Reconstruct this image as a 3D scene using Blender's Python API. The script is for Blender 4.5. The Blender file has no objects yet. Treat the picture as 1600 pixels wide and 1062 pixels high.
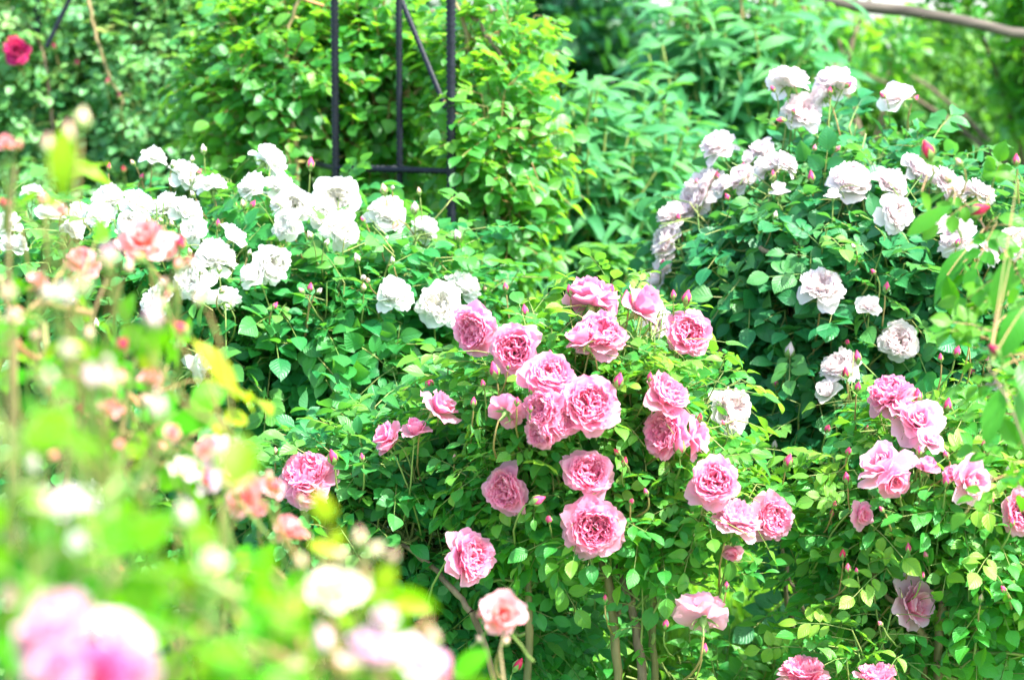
import bpy, math, random
import numpy as np
from mathutils import Vector, Matrix, Quaternion

# ------------------------------------------------------------------ camera
SC = bpy.context.scene
COL = SC.collection
CAM_Z, PITCH, LENS = 1.45, math.radians(6.5), 85.0
KPX = 36.0 / LENS / 1600.0
cd = bpy.data.cameras.new('camera'); cam = bpy.data.objects.new('camera', cd); COL.objects.link(cam)
cam.location = (0, 0, CAM_Z); cam.rotation_euler = (math.pi/2 - PITCH, 0, 0)
cd.lens = LENS; cd.sensor_width = 36; cd.clip_start = 0.05; cd.clip_end = 2000
cd.dof.use_dof = True; cd.dof.focus_distance = 4.05; cd.dof.aperture_fstop = 4.0; cd.dof.aperture_blades = 0
SC.camera = cam
# ------------------------------------------------------------------ light
SUN = Vector((0.50, -0.30, 0.80)).normalized()
SUN_EL = math.asin(SUN.z); SUN_AZ = math.atan2(SUN.x, SUN.y)
w = bpy.data.worlds.new('World'); SC.world = w; w.use_nodes = True
nt = w.node_tree; nt.nodes.clear()
sky = nt.nodes.new('ShaderNodeTexSky'); sky.sky_type = 'NISHITA'; sky.sun_disc = False
sky.sun_elevation = SUN_EL; sky.sun_rotation = SUN_AZ; sky.dust_density = 2.0; sky.air_density = 0.8
bg = nt.nodes.new('ShaderNodeBackground'); bg.inputs[1].default_value = 0.15
wo = nt.nodes.new('ShaderNodeOutputWorld')
nt.links.new(sky.outputs[0], bg.inputs[0]); nt.links.new(bg.outputs[0], wo.inputs[0])
sd = bpy.data.lights.new('sun', 'SUN'); sd.energy = 3.1; sd.angle = math.radians(0.6); sd.color = (1, 0.97, 0.92)
so = bpy.data.objects.new('sun', sd); COL.objects.link(so)
so.rotation_euler = SUN.to_track_quat('Z', 'Y').to_euler()
SC.view_settings.view_transform = 'Standard'; SC.view_settings.look = 'None'
SC.view_settings.exposure = 2.35; SC.view_settings.gamma = 1.0
SC.render.engine = 'CYCLES'
cy = SC.cycles
cy.max_bounces = 8; cy.diffuse_bounces = 6; cy.glossy_bounces = 2; cy.transmission_bounces = 5
cy.transparent_max_bounces = 4; cy.use_denoising = True; cy.sample_clamp_indirect = 6
try: cy.denoising_prefilter = 'ACCURATE'
except Exception: pass

# ------------------------------------------------------------------ pixel <-> world (positions are real points at real distances)
CAM = Vector((0, 0, CAM_Z)); FW = Vector((0, math.cos(PITCH), -math.sin(PITCH))); UPV = Vector((0, math.sin(PITCH), math.cos(PITCH)))
def at(px, py, d): return CAM + FW*d + Vector((1, 0, 0))*((px-800)*KPX*d) + UPV*((531-py)*KPX*d)
UP = Vector((0, 0, 1))
R = random.Random(11)
def rv(r=R): 
    while True:
        v = Vector((r.uniform(-1, 1), r.uniform(-1, 1), r.uniform(-1, 1)))
        if 0.05 < v.length < 1: return v.normalized()

# ------------------------------------------------------------------ materials
def nodes(m):
    m.use_nodes = True; t = m.node_tree; t.nodes.clear(); return t, t.nodes, t.links
def mixc(t, fac, a, b):
    n = t.nodes.new('ShaderNodeMix'); n.data_type = 'RGBA'
    for sock, v in ((n.inputs[0], fac), (n.inputs[6], a), (n.inputs[7], b)):
        if hasattr(v, 'links') or isinstance(v, bpy.types.NodeSocket): t.links.new(v, sock)
        else: sock.default_value = v if isinstance(v, (int, float)) else (*v, 1)
    return n.outputs[2]
def mth(t, op, a, b=0.0):
    n = t.nodes.new('ShaderNodeMath'); n.operation = op
    for i, v in enumerate((a, b)):
        if isinstance(v, bpy.types.NodeSocket): t.links.new(v, n.inputs[i])
        else: n.inputs[i].default_value = v
    return n.outputs[0]

def leaf_mat(name, c0, c1, young, under, trans, tfac=0.42, rough=0.38, spec=0.5, bump=0.35):
    m = bpy.data.materials.new(name); t, N, L = nodes(m)
    at_ = N.new('ShaderNodeAttribute'); at_.attribute_name = 'lv'
    sp = N.new('ShaderNodeSeparateColor'); L.new(at_.outputs[0], sp.inputs[0])
    geo = N.new('ShaderNodeNewGeometry')
    uv = N.new('ShaderNodeUVMap'); uv.uv_map = 'UVMap'
    su = N.new('ShaderNodeSeparateXYZ'); L.new(uv.outputs[0], su.inputs[0])
    ax = mth(t, 'ABSOLUTE', mth(t, 'SUBTRACT', su.outputs[0], 0.5))
    ph = mth(t, 'SUBTRACT', mth(t, 'MULTIPLY', su.outputs[1], 44.0), mth(t, 'MULTIPLY', ax, 30.0))
    vein = mth(t, 'POWER', mth(t, 'ABSOLUTE', mth(t, 'SINE', mth(t, 'MULTIPLY', ph, 0.5))), 0.5)
    mid = mth(t, 'SMOOTH_MIN', mth(t, 'MULTIPLY', ax, 14.0), 1.0)
    hgt = mth(t, 'MULTIPLY', vein, mid)
    a = mixc(t, sp.outputs[0], c0, c1)
    b = mixc(t, sp.outputs[1], a, young)
    b2 = mixc(t, mth(t, 'MULTIPLY', mth(t, 'SUBTRACT', 1.0, hgt), 0.30), b, tuple(min(1, x*1.8+.03) for x in c1))
    noi = N.new('ShaderNodeTexNoise'); noi.inputs['Scale'].default_value = 60
    b2 = mixc(t, mth(t, 'MULTIPLY', noi.outputs[0], 0.35), b2, c0)
    col = mixc(t, mth(t, 'MULTIPLY', geo.outputs['Backfacing'], 0.75), b2, under)
    tc = mixc(t, sp.outputs[1], trans, tuple(min(1, x*1.15+.02) for x in (max(trans[0], young[0]), max(trans[1], young[1]), trans[2])))
    tc = mixc(t, mth(t, 'MULTIPLY', mth(t, 'SUBTRACT', 1.0, hgt), 0.35), tc, tuple(x*.45 for x in trans))
    bp = N.new('ShaderNodeBump'); bp.inputs['Strength'].default_value = bump; bp.inputs['Distance'].default_value = 0.002
    L.new(hgt, bp.inputs['Height'])
    P = N.new('ShaderNodeBsdfPrincipled'); L.new(col, P.inputs['Base Color']); L.new(bp.outputs[0], P.inputs['Normal'])
    P.inputs['Roughness'].default_value = rough; P.inputs['Specular IOR Level'].default_value = spec
    T = N.new('ShaderNodeBsdfTranslucent'); L.new(tc, T.inputs[0])
    M = N.new('ShaderNodeMixShader'); M.inputs[0].default_value = tfac
    L.new(P.outputs[0], M.inputs[1]); L.new(T.outputs[0], M.inputs[2])
    o = N.new('ShaderNodeOutputMaterial'); L.new(M.outputs[0], o.inputs[0]); return m

LM = {
 'rose':  leaf_mat('rose_leaf', (.010, .16, .042), (.035, .27, .050), (.22, .42, .03), (.10, .30, .15), (.13, .48, .03), spec=.5, rough=.42),
 'rosel': leaf_mat('light_rose_leaf', (.016, .19, .035), (.055, .31, .035), (.28, .46, .03), (.12, .32, .14), (.22, .58, .02), spec=.5, rough=.42),
 'blush': leaf_mat('deep_rose_leaf', (.009, .14, .045), (.028, .22, .060), (.18, .38, .04), (.09, .28, .15), (.11, .43, .04), tfac=.38, spec=.5, rough=.42),
 'climb': leaf_mat('climber_leaf', (.022, .18, .035), (.055, .28, .045), (.26, .47, .02), (.14, .36, .19), (.28, .64, .02), rough=.38, spec=.7, tfac=.48),
 'gloss': leaf_mat('glossy_leaf', (.035, .20, .06), (.11, .34, .10), (.25, .44, .05), (.20, .40, .24), (.24, .56, .04), rough=.42, spec=.7, tfac=.34),
 'bud':   leaf_mat('grey_green_leaf', (.028, .19, .072), (.075, .29, .105), (.22, .44, .07), (.15, .38, .19), (.16, .52, .04), rough=.55, tfac=.42, spec=.35),
 'dark':  leaf_mat('shade_darkened_leaf', (.006, .07, .03), (.015, .11, .04), (.08, .26, .04), (.06, .2, .09), (.08, .34, .02), tfac=.3),  # deep green, darkened further so the colour carries the shade on a sunlit tree
 'hedge': leaf_mat('hedge_leaf', (.020, .12, .022), (.065, .22, .035), (.20, .38, .04), (.08, .24, .06), (.15, .44, .02), tfac=.36, spec=.3),
 'fore':  leaf_mat('bright_rose_leaf', (.025, .22, .006), (.08, .34, .006), (.48, .42, .02), (.08, .36, .01), (.20, .56, .001), tfac=.45, bump=.15, spec=.15),
 'near':  leaf_mat('near_rose_leaf', (.012, .15, .012), (.04, .23, .015), (.26, .38, .03), (.07, .25, .04), (.11, .43, .004), tfac=.4, bump=.25, spec=.3),
 'grass': leaf_mat('grass_blade', (.10, .34, .03), (.20, .46, .05), (.35, .48, .07), (.16, .40, .06), (.34, .66, .03), bump=0, spec=.3),
}

def petal_mat(name, inner, mid, outer, edge, tr, tfac=.45, basec=None, back=None):
    m = bpy.data.materials.new(name); t, N, L = nodes(m)
    a = N.new('ShaderNodeAttribute'); a.attribute_name = 'pt'
    sp = N.new('ShaderNodeSeparateColor'); L.new(a.outputs[0], sp.inputs[0])
    c = mixc(t, sp.outputs[1], inner, mid)
    c = mixc(t, mth(t, 'MULTIPLY', mth(t, 'POWER', sp.outputs[1], 3.0), 1.0), c, outer)
    c = mixc(t, mth(t, 'MULTIPLY', mth(t, 'POWER', sp.outputs[0], 4.0), .8), c, edge)
    if basec: c = mixc(t, mth(t, 'POWER', mth(t, 'SUBTRACT', 1.0, sp.outputs[0]), 2.5), c, basec)
    c = mixc(t, mth(t, 'MULTIPLY', sp.outputs[2], .35), c, inner)
    if back:
        geo = N.new('ShaderNodeNewGeometry'); c = mixc(t, mth(t, 'MULTIPLY', geo.outputs['Backfacing'], .6), c, back)
    uv = N.new('ShaderNodeUVMap'); uv.uv_map = 'UVMap'
    mp = N.new('ShaderNodeMapping'); L.new(uv.outputs[0], mp.inputs[0]); mp.inputs['Scale'].default_value = (22, 2.5, 1)
    no = N.new('ShaderNodeTexNoise'); no.inputs['Scale'].default_value = 1.0; no.inputs['Detail'].default_value = 2; L.new(mp.outputs[0], no.inputs[0])
    bp = N.new('ShaderNodeBump'); bp.inputs['Strength'].default_value = .35; bp.inputs['Distance'].default_value = .0015
    L.new(no.outputs[0], bp.inputs['Height'])
    P = N.new('ShaderNodeBsdfPrincipled'); L.new(c, P.inputs['Base Color']); L.new(bp.outputs[0], P.inputs['Normal'])
    P.inputs['Roughness'].default_value = .6; P.inputs['Specular IOR Level'].default_value = .25
    P.inputs['Sheen Weight'].default_value = .15
    T = N.new('ShaderNodeBsdfTranslucent'); L.new(mixc(t, .5, c, tr), T.inputs[0])
    M = N.new('ShaderNodeMixShader'); M.inputs[0].default_value = tfac
    L.new(P.outputs[0], M.inputs[1]); L.new(T.outputs[0], M.inputs[2])
    o = N.new('ShaderNodeOutputMaterial'); L.new(M.outputs[0], o.inputs[0]); return m
PM = {
 'pink':  petal_mat('pink_petal', (.99, .30, .48), (.99, .39, .58), (.99, .47, .66), (.99, .65, .78), (.99, .42, .62), tfac=.68),
 'white': petal_mat('white_petal', (.96, .92, .78), (.96, .95, .90), (.95, .96, .95), (.96, .96, .96), (.96, .95, .90), tfac=.6),
 'blush': petal_mat('blush_petal', (.96, .80, .76), (.96, .88, .87), (.95, .90, .91), (.96, .93, .94), (.96, .83, .84), tfac=.6),
 'coral': petal_mat('coral_petal', (.90, .28, .22), (.90, .30, .32), (.92, .42, .48), (.94, .66, .68), (.95, .30, .25), basec=(.95, .42, .08)),
 'cream': petal_mat('cream_petal', (.88, .74, .40), (.90, .84, .66), (.90, .88, .80), (.90, .88, .86), (.92, .80, .45), basec=(.92, .70, .15)),
 'pale':  petal_mat('pale_pink_petal', (.95, .38, .54), (.95, .52, .66), (.95, .62, .76), (.97, .78, .87), (.97, .45, .62), tfac=.6),
 'lilac': petal_mat('lilac_petal', (.86, .45, .60), (.88, .58, .74), (.90, .72, .84), (.92, .84, .90), (.9, .5, .7)),
 'red':   petal_mat('red_bud_petal', (.70, .02, .08), (.78, .04, .13), (.80, .07, .18), (.88, .20, .32), (.85, .04, .12)),
 'crimson': petal_mat('crimson_petal', (.35, .005, .06), (.45, .01, .10), (.55, .02, .15), (.65, .04, .22), (.6, .01, .12)),
 'hot':   petal_mat('deep_pink_petal', (.80, .06, .22), (.84, .09, .28), (.86, .14, .38), (.90, .35, .55), (.9, .1, .3)),
 'peach': petal_mat('peach_bud_petal', (.85, .50, .38), (.88, .66, .50), (.88, .76, .62), (.90, .80, .72), (.9, .6, .4)),
}
def simple_mat(name, c0, c1, scale=30, rough=.7, bump=.3, tfac=0, metal=0, stretch=(1, 1, 1), spec=.4):
    m = bpy.data.materials.new(name); t, N, L = nodes(m)
    tc = N.new('ShaderNodeTexCoord'); mp = N.new('ShaderNodeMapping'); L.new(tc.outputs['Object'], mp.inputs[0]); mp.inputs['Scale'].default_value = stretch
    no = N.new('ShaderNodeTexNoise'); no.inputs['Scale'].default_value = scale; no.inputs['Detail'].default_value = 5; L.new(mp.outputs[0], no.inputs[0])
    r = N.new('ShaderNodeValToRGB'); r.color_ramp.elements[0].position = .35; r.color_ramp.elements[1].position = .68
    r.color_ramp.elements[0].color = (*c0, 1); r.color_ramp.elements[1].color = (*c1, 1); L.new(no.outputs[0], r.inputs[0])
    bp = N.new('ShaderNodeBump'); bp.inputs['Strength'].default_value = bump; bp.inputs['Distance'].default_value = .004; L.new(no.outputs[0], bp.inputs['Height'])
    P = N.new('ShaderNodeBsdfPrincipled'); L.new(r.outputs[0], P.inputs['Base Color']); L.new(bp.outputs[0], P.inputs['Normal'])
    P.inputs['Roughness'].default_value = rough; P.inputs['Metallic'].default_value = metal; P.inputs['Specular IOR Level'].default_value = spec
    o = N.new('ShaderNodeOutputMaterial')
    if tfac:
        T = N.new('ShaderNodeBsdfTranslucent'); L.new(r.outputs[0], T.inputs[0]); M = N.new('ShaderNodeMixShader'); M.inputs[0].default_value = tfac
        L.new(P.outputs[0], M.inputs[1]); L.new(T.outputs[0], M.inputs[2]); L.new(M.outputs[0], o.inputs[0])
    else: L.new(P.outputs[0], o.inputs[0])
    return m
SM = {
 'bark':  simple_mat('rose_bark', (.09, .06, .035), (.28, .20, .12), 45, .75, .9, stretch=(1, 1, .25)),
 'cane':  simple_mat('green_cane', (.11, .11, .035), (.27, .19, .08), 40, .6, .4, stretch=(1, 1, .3)),
 'twig':  simple_mat('green_twig', (.12, .26, .05), (.30, .30, .09), 25, .55, .1),
 'rtwig': simple_mat('reddish_twig', (.22, .26, .07), (.46, .20, .10), 18, .55, .1),
 'sepal': simple_mat('sepal_green', (.14, .30, .06), (.30, .42, .12), 60, .6, .2, tfac=.25),
 'iron':  simple_mat('coated_iron', (.004, .006, .010), (.010, .014, .020), 60, .45, .3, spec=.25),
 'log':   simple_mat('weathered_log', (.05, .04, .03), (.12, .10, .075), 14, .85, .8, stretch=(.3, 3, 3)),
 'trunk': simple_mat('brown_trunk', (.08, .055, .035), (.22, .16, .10), 20, .85, .8, stretch=(1, 1, .3)),
 'stone': simple_mat('pale_render', (.62, .64, .66), (.74, .76, .78), 4, .9, .2),
}

# ------------------------------------------------------------------ mesh helpers
def mesh_np(name, V, F4, mat, attr=None, attrname='lv', uvs=None, F3=None):
    me = bpy.data.meshes.new(name)
    V = np.asarray(V, np.float32); F4 = np.asarray(F4, np.int32)
    nf = len(F4); me.vertices.add(len(V)); me.vertices.foreach_set('co', V.ravel())
    me.loops.add(nf*4); me.loops.foreach_set('vertex_index', F4.ravel())
    me.polygons.add(nf); me.polygons.foreach_set('loop_start', np.arange(0, nf*4, 4, dtype=np.int32))
    me.polygons.foreach_set('loop_total', np.full(nf, 4, np.int32))
    me.polygons.foreach_set('use_smooth', np.ones(nf, bool))
    if uvs is not None:
        ul = me.uv_layers.new(name='UVMap'); ul.data.foreach_set('uv', np.asarray(uvs, np.float32)[F4.ravel()].ravel())
    if attr is not None:
        al = me.attributes.new(attrname, 'FLOAT_COLOR', 'POINT'); al.data.foreach_set('color', np.asarray(attr, np.float32).ravel())
    me.update(calc_edges=True); me.materials.append(mat)
    return me
def link(name, me, parent=None):
    o = bpy.data.objects.new(name, me); COL.objects.link(o)
    if parent is not None: o.parent = parent
    return o
def root(name, loc, label, cat, group=None, kind=None):
    o = bpy.data.objects.new(name, None); COL.objects.link(o); o.location = loc; o.empty_display_size = .1
    tag(o, label, cat, group, kind); return o
def tag(o, label=None, cat=None, group=None, kind=None):
    for k, v in (('label', label), ('category', cat), ('group', group), ('kind', kind)):
        if v: o[k] = v

FLW = []     # (bloom centre, radius) of every bloom: a bloom pushes the leaves in front of it aside
def cull(lv):
    if not lv.P or not FLW: return
    P = np.array([Vector(p)+Vector(d).normalized()*sz[0]*.5 for p, d, sz in zip(lv.P, lv.D, lv.S)]); keep = np.ones(len(P), bool); rg = np.random.RandomState(5)
    half = np.array([z[0]*.5 for z in lv.S]); rn = rg.rand(len(P))
    for c, r, reach in FLW:
        c = np.array(c); ax = np.array(CAM)-c; dist = np.linalg.norm(ax); ax /= dist; v = P-c; t = v@ax; q = np.linalg.norm(v-t[:, None]*ax, axis=1)
        keep &= ~((t > -r*.7) & (t < reach) & (q < r*1.0+half*.55) & (rn > .04))
    for k in ('P', 'D', 'Nn', 'S', 'A'): setattr(lv, k, [x for x, y in zip(getattr(lv, k), keep) if y])
class Leaves:
    """collects leaf blades, writes them as one foliage mesh"""
    def __init__(s): s.P = []; s.D = []; s.Nn = []; s.S = []; s.A = []
    def add(s, p, d, n, length, width, fold, droop, young, var):
        s.P.append(p[:]); s.D.append(d[:]); s.Nn.append(n[:]); s.S.append((length, width, fold, droop)); s.A.append((var, young))
    def build(s, name, mat, parent, origin, shape='ovate', rows=6):
        if not getattr(s, 'nocull', 0): cull(s)
        if not s.P: return None
        P = np.array(s.P) - np.array(origin); D = np.array(s.D); Nn = np.array(s.Nn); S = np.array(s.S); A = np.array(s.A); n = len(P)
        D /= np.linalg.norm(D, axis=1, keepdims=True)
        X = np.cross(D, Nn); X /= (np.linalg.norm(X, axis=1, keepdims=True)+1e-9); Z = np.cross(X, D)
        t = np.linspace(0, 1, rows)
        if shape == 'ovate': wd = np.interp(t, [0, .08, .25, .45, .65, .82, .94, 1], [.06, .42, .88, 1, .86, .52, .2, .02])
        elif shape == 'lance': wd = np.interp(t, [0, .1, .3, .5, .7, .9, 1], [.12, .6, .98, 1, .78, .3, .02])
        else: wd = np.interp(t, [0, .5, 1], [1, .8, .03])
        U = np.array([-1, 0, 1.]); TT, UU = np.meshgrid(t, U, indexing='ij'); WW = wd[:, None]*np.ones(3)
        rng = np.random.RandomState(n); ph = rng.rand(n)*6.28; asym = 1+(rng.rand(n)-.5)*.2
        Lg = S[:, 0][:, None, None]; Wd = S[:, 1][:, None, None]*.5; fo = S[:, 2][:, None, None]; dr = S[:, 3][:, None, None]
        x = UU[None]*WW[None]*Wd*asym[:, None, None]
        y = TT[None]*Lg*(1-.12*np.abs(dr)*TT[None]**2)
        z = np.abs(UU[None])*WW[None]*Wd*fo - dr*Lg*TT[None]**2*.5 + .05*Lg*np.sin(TT[None]*5+ph[:, None, None]+UU[None]*1.5)*np.abs(UU[None])
        V = P[:, None, None, :] + x[..., None]*X[:, None, None, :] + y[..., None]*D[:, None, None, :] + z[..., None]*Z[:, None, None, :]
        V = V.reshape(-1, 3); nv = rows*3
        f = []
        for i in range(rows-1):
            for j in range(2): a = i*3+j; f.append((a, a+1, a+4, a+3))
        F = (np.array(f)[None]+(np.arange(n)*nv)[:, None, None]).reshape(-1, 4)
        uv = np.stack([(UU*.5+.5)*np.ones_like(TT), TT], -1).reshape(-1, 2); uv = np.tile(uv, (n, 1))
        at_ = np.zeros((n, nv, 4)); at_[:, :, 0] = A[:, 0:1]; at_[:, :, 1] = A[:, 1:2]; at_[:, :, 3] = 1
        return link(name, mesh_np(name, V, F, mat, at_.reshape(-1, 4), 'lv', uv), parent)

class Tubes:
    def __init__(s): s.V = []; s.F = []; s.n = 0
    def add(s, pts, r0, r1, sides=5, knob=0, closed=False, radii=None):
        pts = [Vector(p) for p in pts]; m = len(pts)
        if m < 2: return
        prev = None
        for i, p in enumerate(pts):
            tan = (pts[min(i+1, m-1)]-pts[max(i-1, 0)])
            if tan.length < 1e-7: tan = UP.copy()
            tan.normalize()
            if prev is None:
                a = tan.cross(UP if abs(tan.z) < .9 else Vector((1, 0, 0))).normalized()
            else: a = (prev-tan*prev.dot(tan)); a = a.normalized() if a.length > 1e-6 else tan.orthogonal().normalized()
            prev = a; b = tan.cross(a)
            rr = (r0+(r1-r0)*i/(m-1)) if radii is None else radii[i]
            if knob: rr *= 1+R.uniform(-knob, knob)
            for k in range(sides):
                an = 2*math.pi*k/sides; q = p+(a*math.cos(an)+b*math.sin(an))*rr; s.V.append(q[:])
        for i in range(m-1):
            for k in range(sides):
                k2 = (k+1) % sides; a0 = s.n+i*sides
                s.F.append((a0+k, a0+k2, a0+sides+k2, a0+sides+k))
        s.n += m*sides
    def build(s, name, mat, parent, origin):
        if not s.F: return None
        V = np.array(s.V)-np.array(origin)
        return link(name, mesh_np(name, V, s.F, mat), parent)
def bez(a, b, c, n=8):
    a, b, c = Vector(a), Vector(b), Vector(c)
    return [a*(1-t)**2 + b*2*t*(1-t) + c*t*t for t in [i/(n-1) for i in range(n)]]
def wig(pts, amp):
    return [p if i in (0,) else p+rv()*amp for i, p in enumerate(pts)]

# ------------------------------------------------------------------ roses
def petal_grid(out, phi, r0, z0, th0, th1, L, W, Rc, ruf, fold, yaw, ring, rng, nt_=6, nu=7, powr=1.2, flat=0):
    t = np.linspace(0, 1, nt_); u = np.linspace(-1, 1, nu); TT, UU = np.meshgrid(t, u, indexing='ij')
    edge = 1-.16*UU**2*(TT) - .05*np.exp(-(UU/.18)**2)*TT*rng.uniform(0, 1.4)+.035*np.sin(UU*rng.uniform(4, 8)+rng.uniform(0, 6))*TT
    Te = TT*edge
    fine = np.linspace(0, 1.1, 34); th = th0+(th1-th0)*fine**powr
    rr = np.concatenate([[0], np.cumsum(np.cos(th[:-1])*np.diff(fine))])*L; zz = np.concatenate([[0], np.cumsum(np.sin(th[:-1])*np.diff(fine))])*L
    r = r0+np.interp(Te, fine, rr); z = z0+np.interp(Te, fine, zz); tha = np.interp(Te, fine, th)
    wt = np.interp(TT, [0, .2, .5, .75, .9, 1], [.22, .55, .9, 1, .9, .66])
    x = UU*wt*W*.5
    lat = Rc*np.sin(np.clip(x/Rc, -1.5, 1.5)); inn = Rc*(1-np.cos(np.clip(x/Rc, -1.5, 1.5)))
    f1, f2 = rng.uniform(2.5, 5), rng.uniform(0, 6.28)
    disp = ruf*L*TT**2*(np.sin(UU*f1+f2)*.6+np.sin(UU*f1*2.3+f2*2)*.3) + fold*np.abs(UU)*wt*W*.5 + inn
    r = r-np.sin(tha)*disp; z = z+np.cos(tha)*disp
    # yaw the petal about its own base (for quartered centres)
    rx = r-r0; X = rx*math.cos(yaw)-lat*math.sin(yaw)+r0; Y = rx*math.sin(yaw)+lat*math.cos(yaw)
    c, s_ = math.cos(phi), math.sin(phi)
    V = np.stack([X*c-Y*s_, X*s_+Y*c, z], -1).reshape(-1, 3)
    n0 = out['n']
    for i in range(nt_-1):
        for j in range(nu-1):
            a = n0+i*nu+j; out['F'].append((a, a+1, a+nu+1, a+nu))
    out['V'].append(V); out['n'] += nt_*nu
    A = np.zeros((nt_*nu, 4)); A[:, 0] = TT.ravel(); A[:, 1] = ring; A[:, 2] = rng.rand(); A[:, 3] = 1; out['A'].append(A)
    out['U'].append(np.stack([UU*.5+.5+phi, TT], -1).reshape(-1, 2))
def rose_mesh(name, mat, seed, kind='full'):
    rng = np.random.RandomState(seed); o = dict(V=[], F=[], A=[], U=[], n=0); rad = math.radians
    def ring(n, r0, z0, a0, a1, L, W, Rc, ruf, rg, jit=8, fold=0, yw=.1, off=None):
        ph = rng.uniform(0, 6.28) if off is None else off
        for i in range(n):
            petal_grid(o, ph+i*6.283/n+rng.uniform(-.15, .15), r0*rng.uniform(.9, 1.1), z0+rng.uniform(-.015, .015), rad(a0+rng.uniform(-jit, jit)), rad(a1+rng.uniform(-jit*1.6, jit*1.6)),
                       L*rng.uniform(.88, 1.1), W*rng.uniform(.85, 1.15), Rc*rng.uniform(.8, 1.3), ruf*rng.uniform(.5, 1.5), fold*rng.uniform(.4, 1.4), rng.uniform(-yw, yw), rg, rng)
    if kind in ('full', 'dome'):
        lift = 0 if kind == 'full' else .12
        ring(5, .06, -.05, 10, -25 if kind == 'dome' else -6, 1.0, 1.05, .95, .09, 1.0, 16, yw=.25)
        ring(7, .06, 0, 25, 8, .98, .98, .8, .09, .93, 12)
        ring(9, .08, .02, 42, 30, .88, .80, .6, .06, .8)
        ring(10, .16, .02, 44, 54, .84, .70, .5, .07, .72, 10)
        ring(12, .24, .02, 52, 70, .76+lift*.5, .56, .42, .08, .62, 10, yw=.25)
        ring(13, .30, .03, 60, 86, .70+lift, .46, .34, .09, .52, 10, yw=.4)
        ring(14, .34, .04, 70, 100, .64+lift, .38, .3, .10, .42, 12, fold=.15, yw=.6)
        nq = 5; ph0 = rng.uniform(0, 6.28)
        for q in range(66):                                   # quartered heart: swirls of folded petals round a few buttons
            rr = .56*math.sqrt(rng.uniform(0, 1)); phi = ph0+(q % nq)*6.283/nq+rng.normal(0, .25)
            petal_grid(o, phi, rr, .05, rad(82+rng.uniform(-10, 10)), rad(92+(rng.uniform(-60, 40) if kind == 'full' else rng.uniform(-115, 0))), (.54+lift)*rng.uniform(.84, 1.1)+.04*rr, rng.uniform(.24, .5), .22, .12,
                       rng.uniform(-.5, .9), rng.uniform(-1.4, 1.4), .12+.5*rng.uniform(0, 1), rng, 5, 5)
    elif kind == 'open':                                      # loose, fewer petals, cup seen from the side
        ring(5, .05, -.02, 15, 5, 1.05, 1.15, 1.0, .10, 1.0, 12)
        ring(6, .06, .0, 45, 35, .95, 1.0, .65, .10, .85, 12)
        ring(6, .08, .03, 66, 62, .85, .85, .45, .08, .6, 10)
        for q in range(14):
            petal_grid(o, rng.uniform(0, 6.28), rng.uniform(.02, .22), .05, rad(80), rad(92+rng.uniform(-25, 30)), rng.uniform(.5, .7), rng.uniform(.25, .5), .2, .1, rng.uniform(-.3, .6), rng.uniform(-1, 1), .25, rng, 5, 5)
    elif kind == 'cup':                                       # half open goblet
        ring(4, .08, 0, 20, 20, .95, 1.2, .8, .08, 1.0, 12)
        ring(5, .10, 0, 48, 84, 1.05, 1.15, .48, .04, .85, 6)
        ring(6, .10, .04, 60, 96, .98, .95, .38, .05, .6, 6)
        ring(7, .08, .06, 70, 98, .85, .7, .26, .06, .35, 8)
        for q in range(10):
            petal_grid(o, rng.uniform(0, 6.28), rng.uniform(.02, .2), .1, rad(84), rad(96+rng.uniform(-20, 20)), rng.uniform(.6, .78), rng.uniform(.25, .4), .16, .08, .3, rng.uniform(-1, 1), .1, rng, 5, 5)
    elif kind == 'bud':
        nt_, nu = 8, 13
        for k in range(5):
            phi = k*2.4+rng.uniform(-.2, .2); t = np.linspace(0, 1, nt_); u = np.linspace(0, 1, nu); TT, UU = np.meshgrid(t, u, indexing='ij')
            top = 1-.25*(UU-.35)**2*2 - k*0.0
            Te = TT*np.clip(top, .6, 1)
            prof = np.interp(Te, [0, .12, .3, .5, .72, .88, 1], [.16, .36, .50, .50, .36, .20, .10])
            rr = prof*(1-.07*k+.09*UU)*(1+.02*np.sin(9*UU+k)); z = Te*(1.45+.05*k)+.02
            a = phi+UU*3.5+Te*.5
            if k == 0: rr = rr*(1+.25*np.clip(Te-.7, 0, 1)*(UU > .6))
            V = np.stack([rr*np.cos(a), rr*np.sin(a), z], -1).reshape(-1, 3); n0 = o['n']
            for i in range(nt_-1):
                for j in range(nu-1): q = n0+i*nu+j; o['F'].append((q, q+1, q+nu+1, q+nu))
            o['V'].append(V); o['n'] += nt_*nu
            A = np.zeros((nt_*nu, 4)); A[:, 0] = TT.ravel()*.8; A[:, 1] = .8-.15*k; A[:, 2] = rng.rand(); A[:, 3] = 1; o['A'].append(A)
            o['U'].append(np.stack([UU, TT], -1).reshape(-1, 2))
    V = np.concatenate(o['V']); V[:, 2] += .1
    if kind != 'bud':        # no bloom is round: a lopsided squash and a soft large ruffle
        a = np.arctan2(V[:, 1], V[:, 0]); rr = np.hypot(V[:, 0], V[:, 1]); p1, p2 = rng.uniform(0, 6.28, 2)
        k = 1+.09*np.cos(a-p1)+.05*np.cos(3*a+p2); V[:, 0] *= k; V[:, 1] *= k; V[:, 2] += .09*rr*np.cos(a*2+p2)+.05*rr*np.cos(a*5+p1)*(rr > .6)
    return mesh_np(name, V, o['F'], mat, np.concatenate(o['A']), 'pt', np.concatenate(o['U']))
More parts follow.
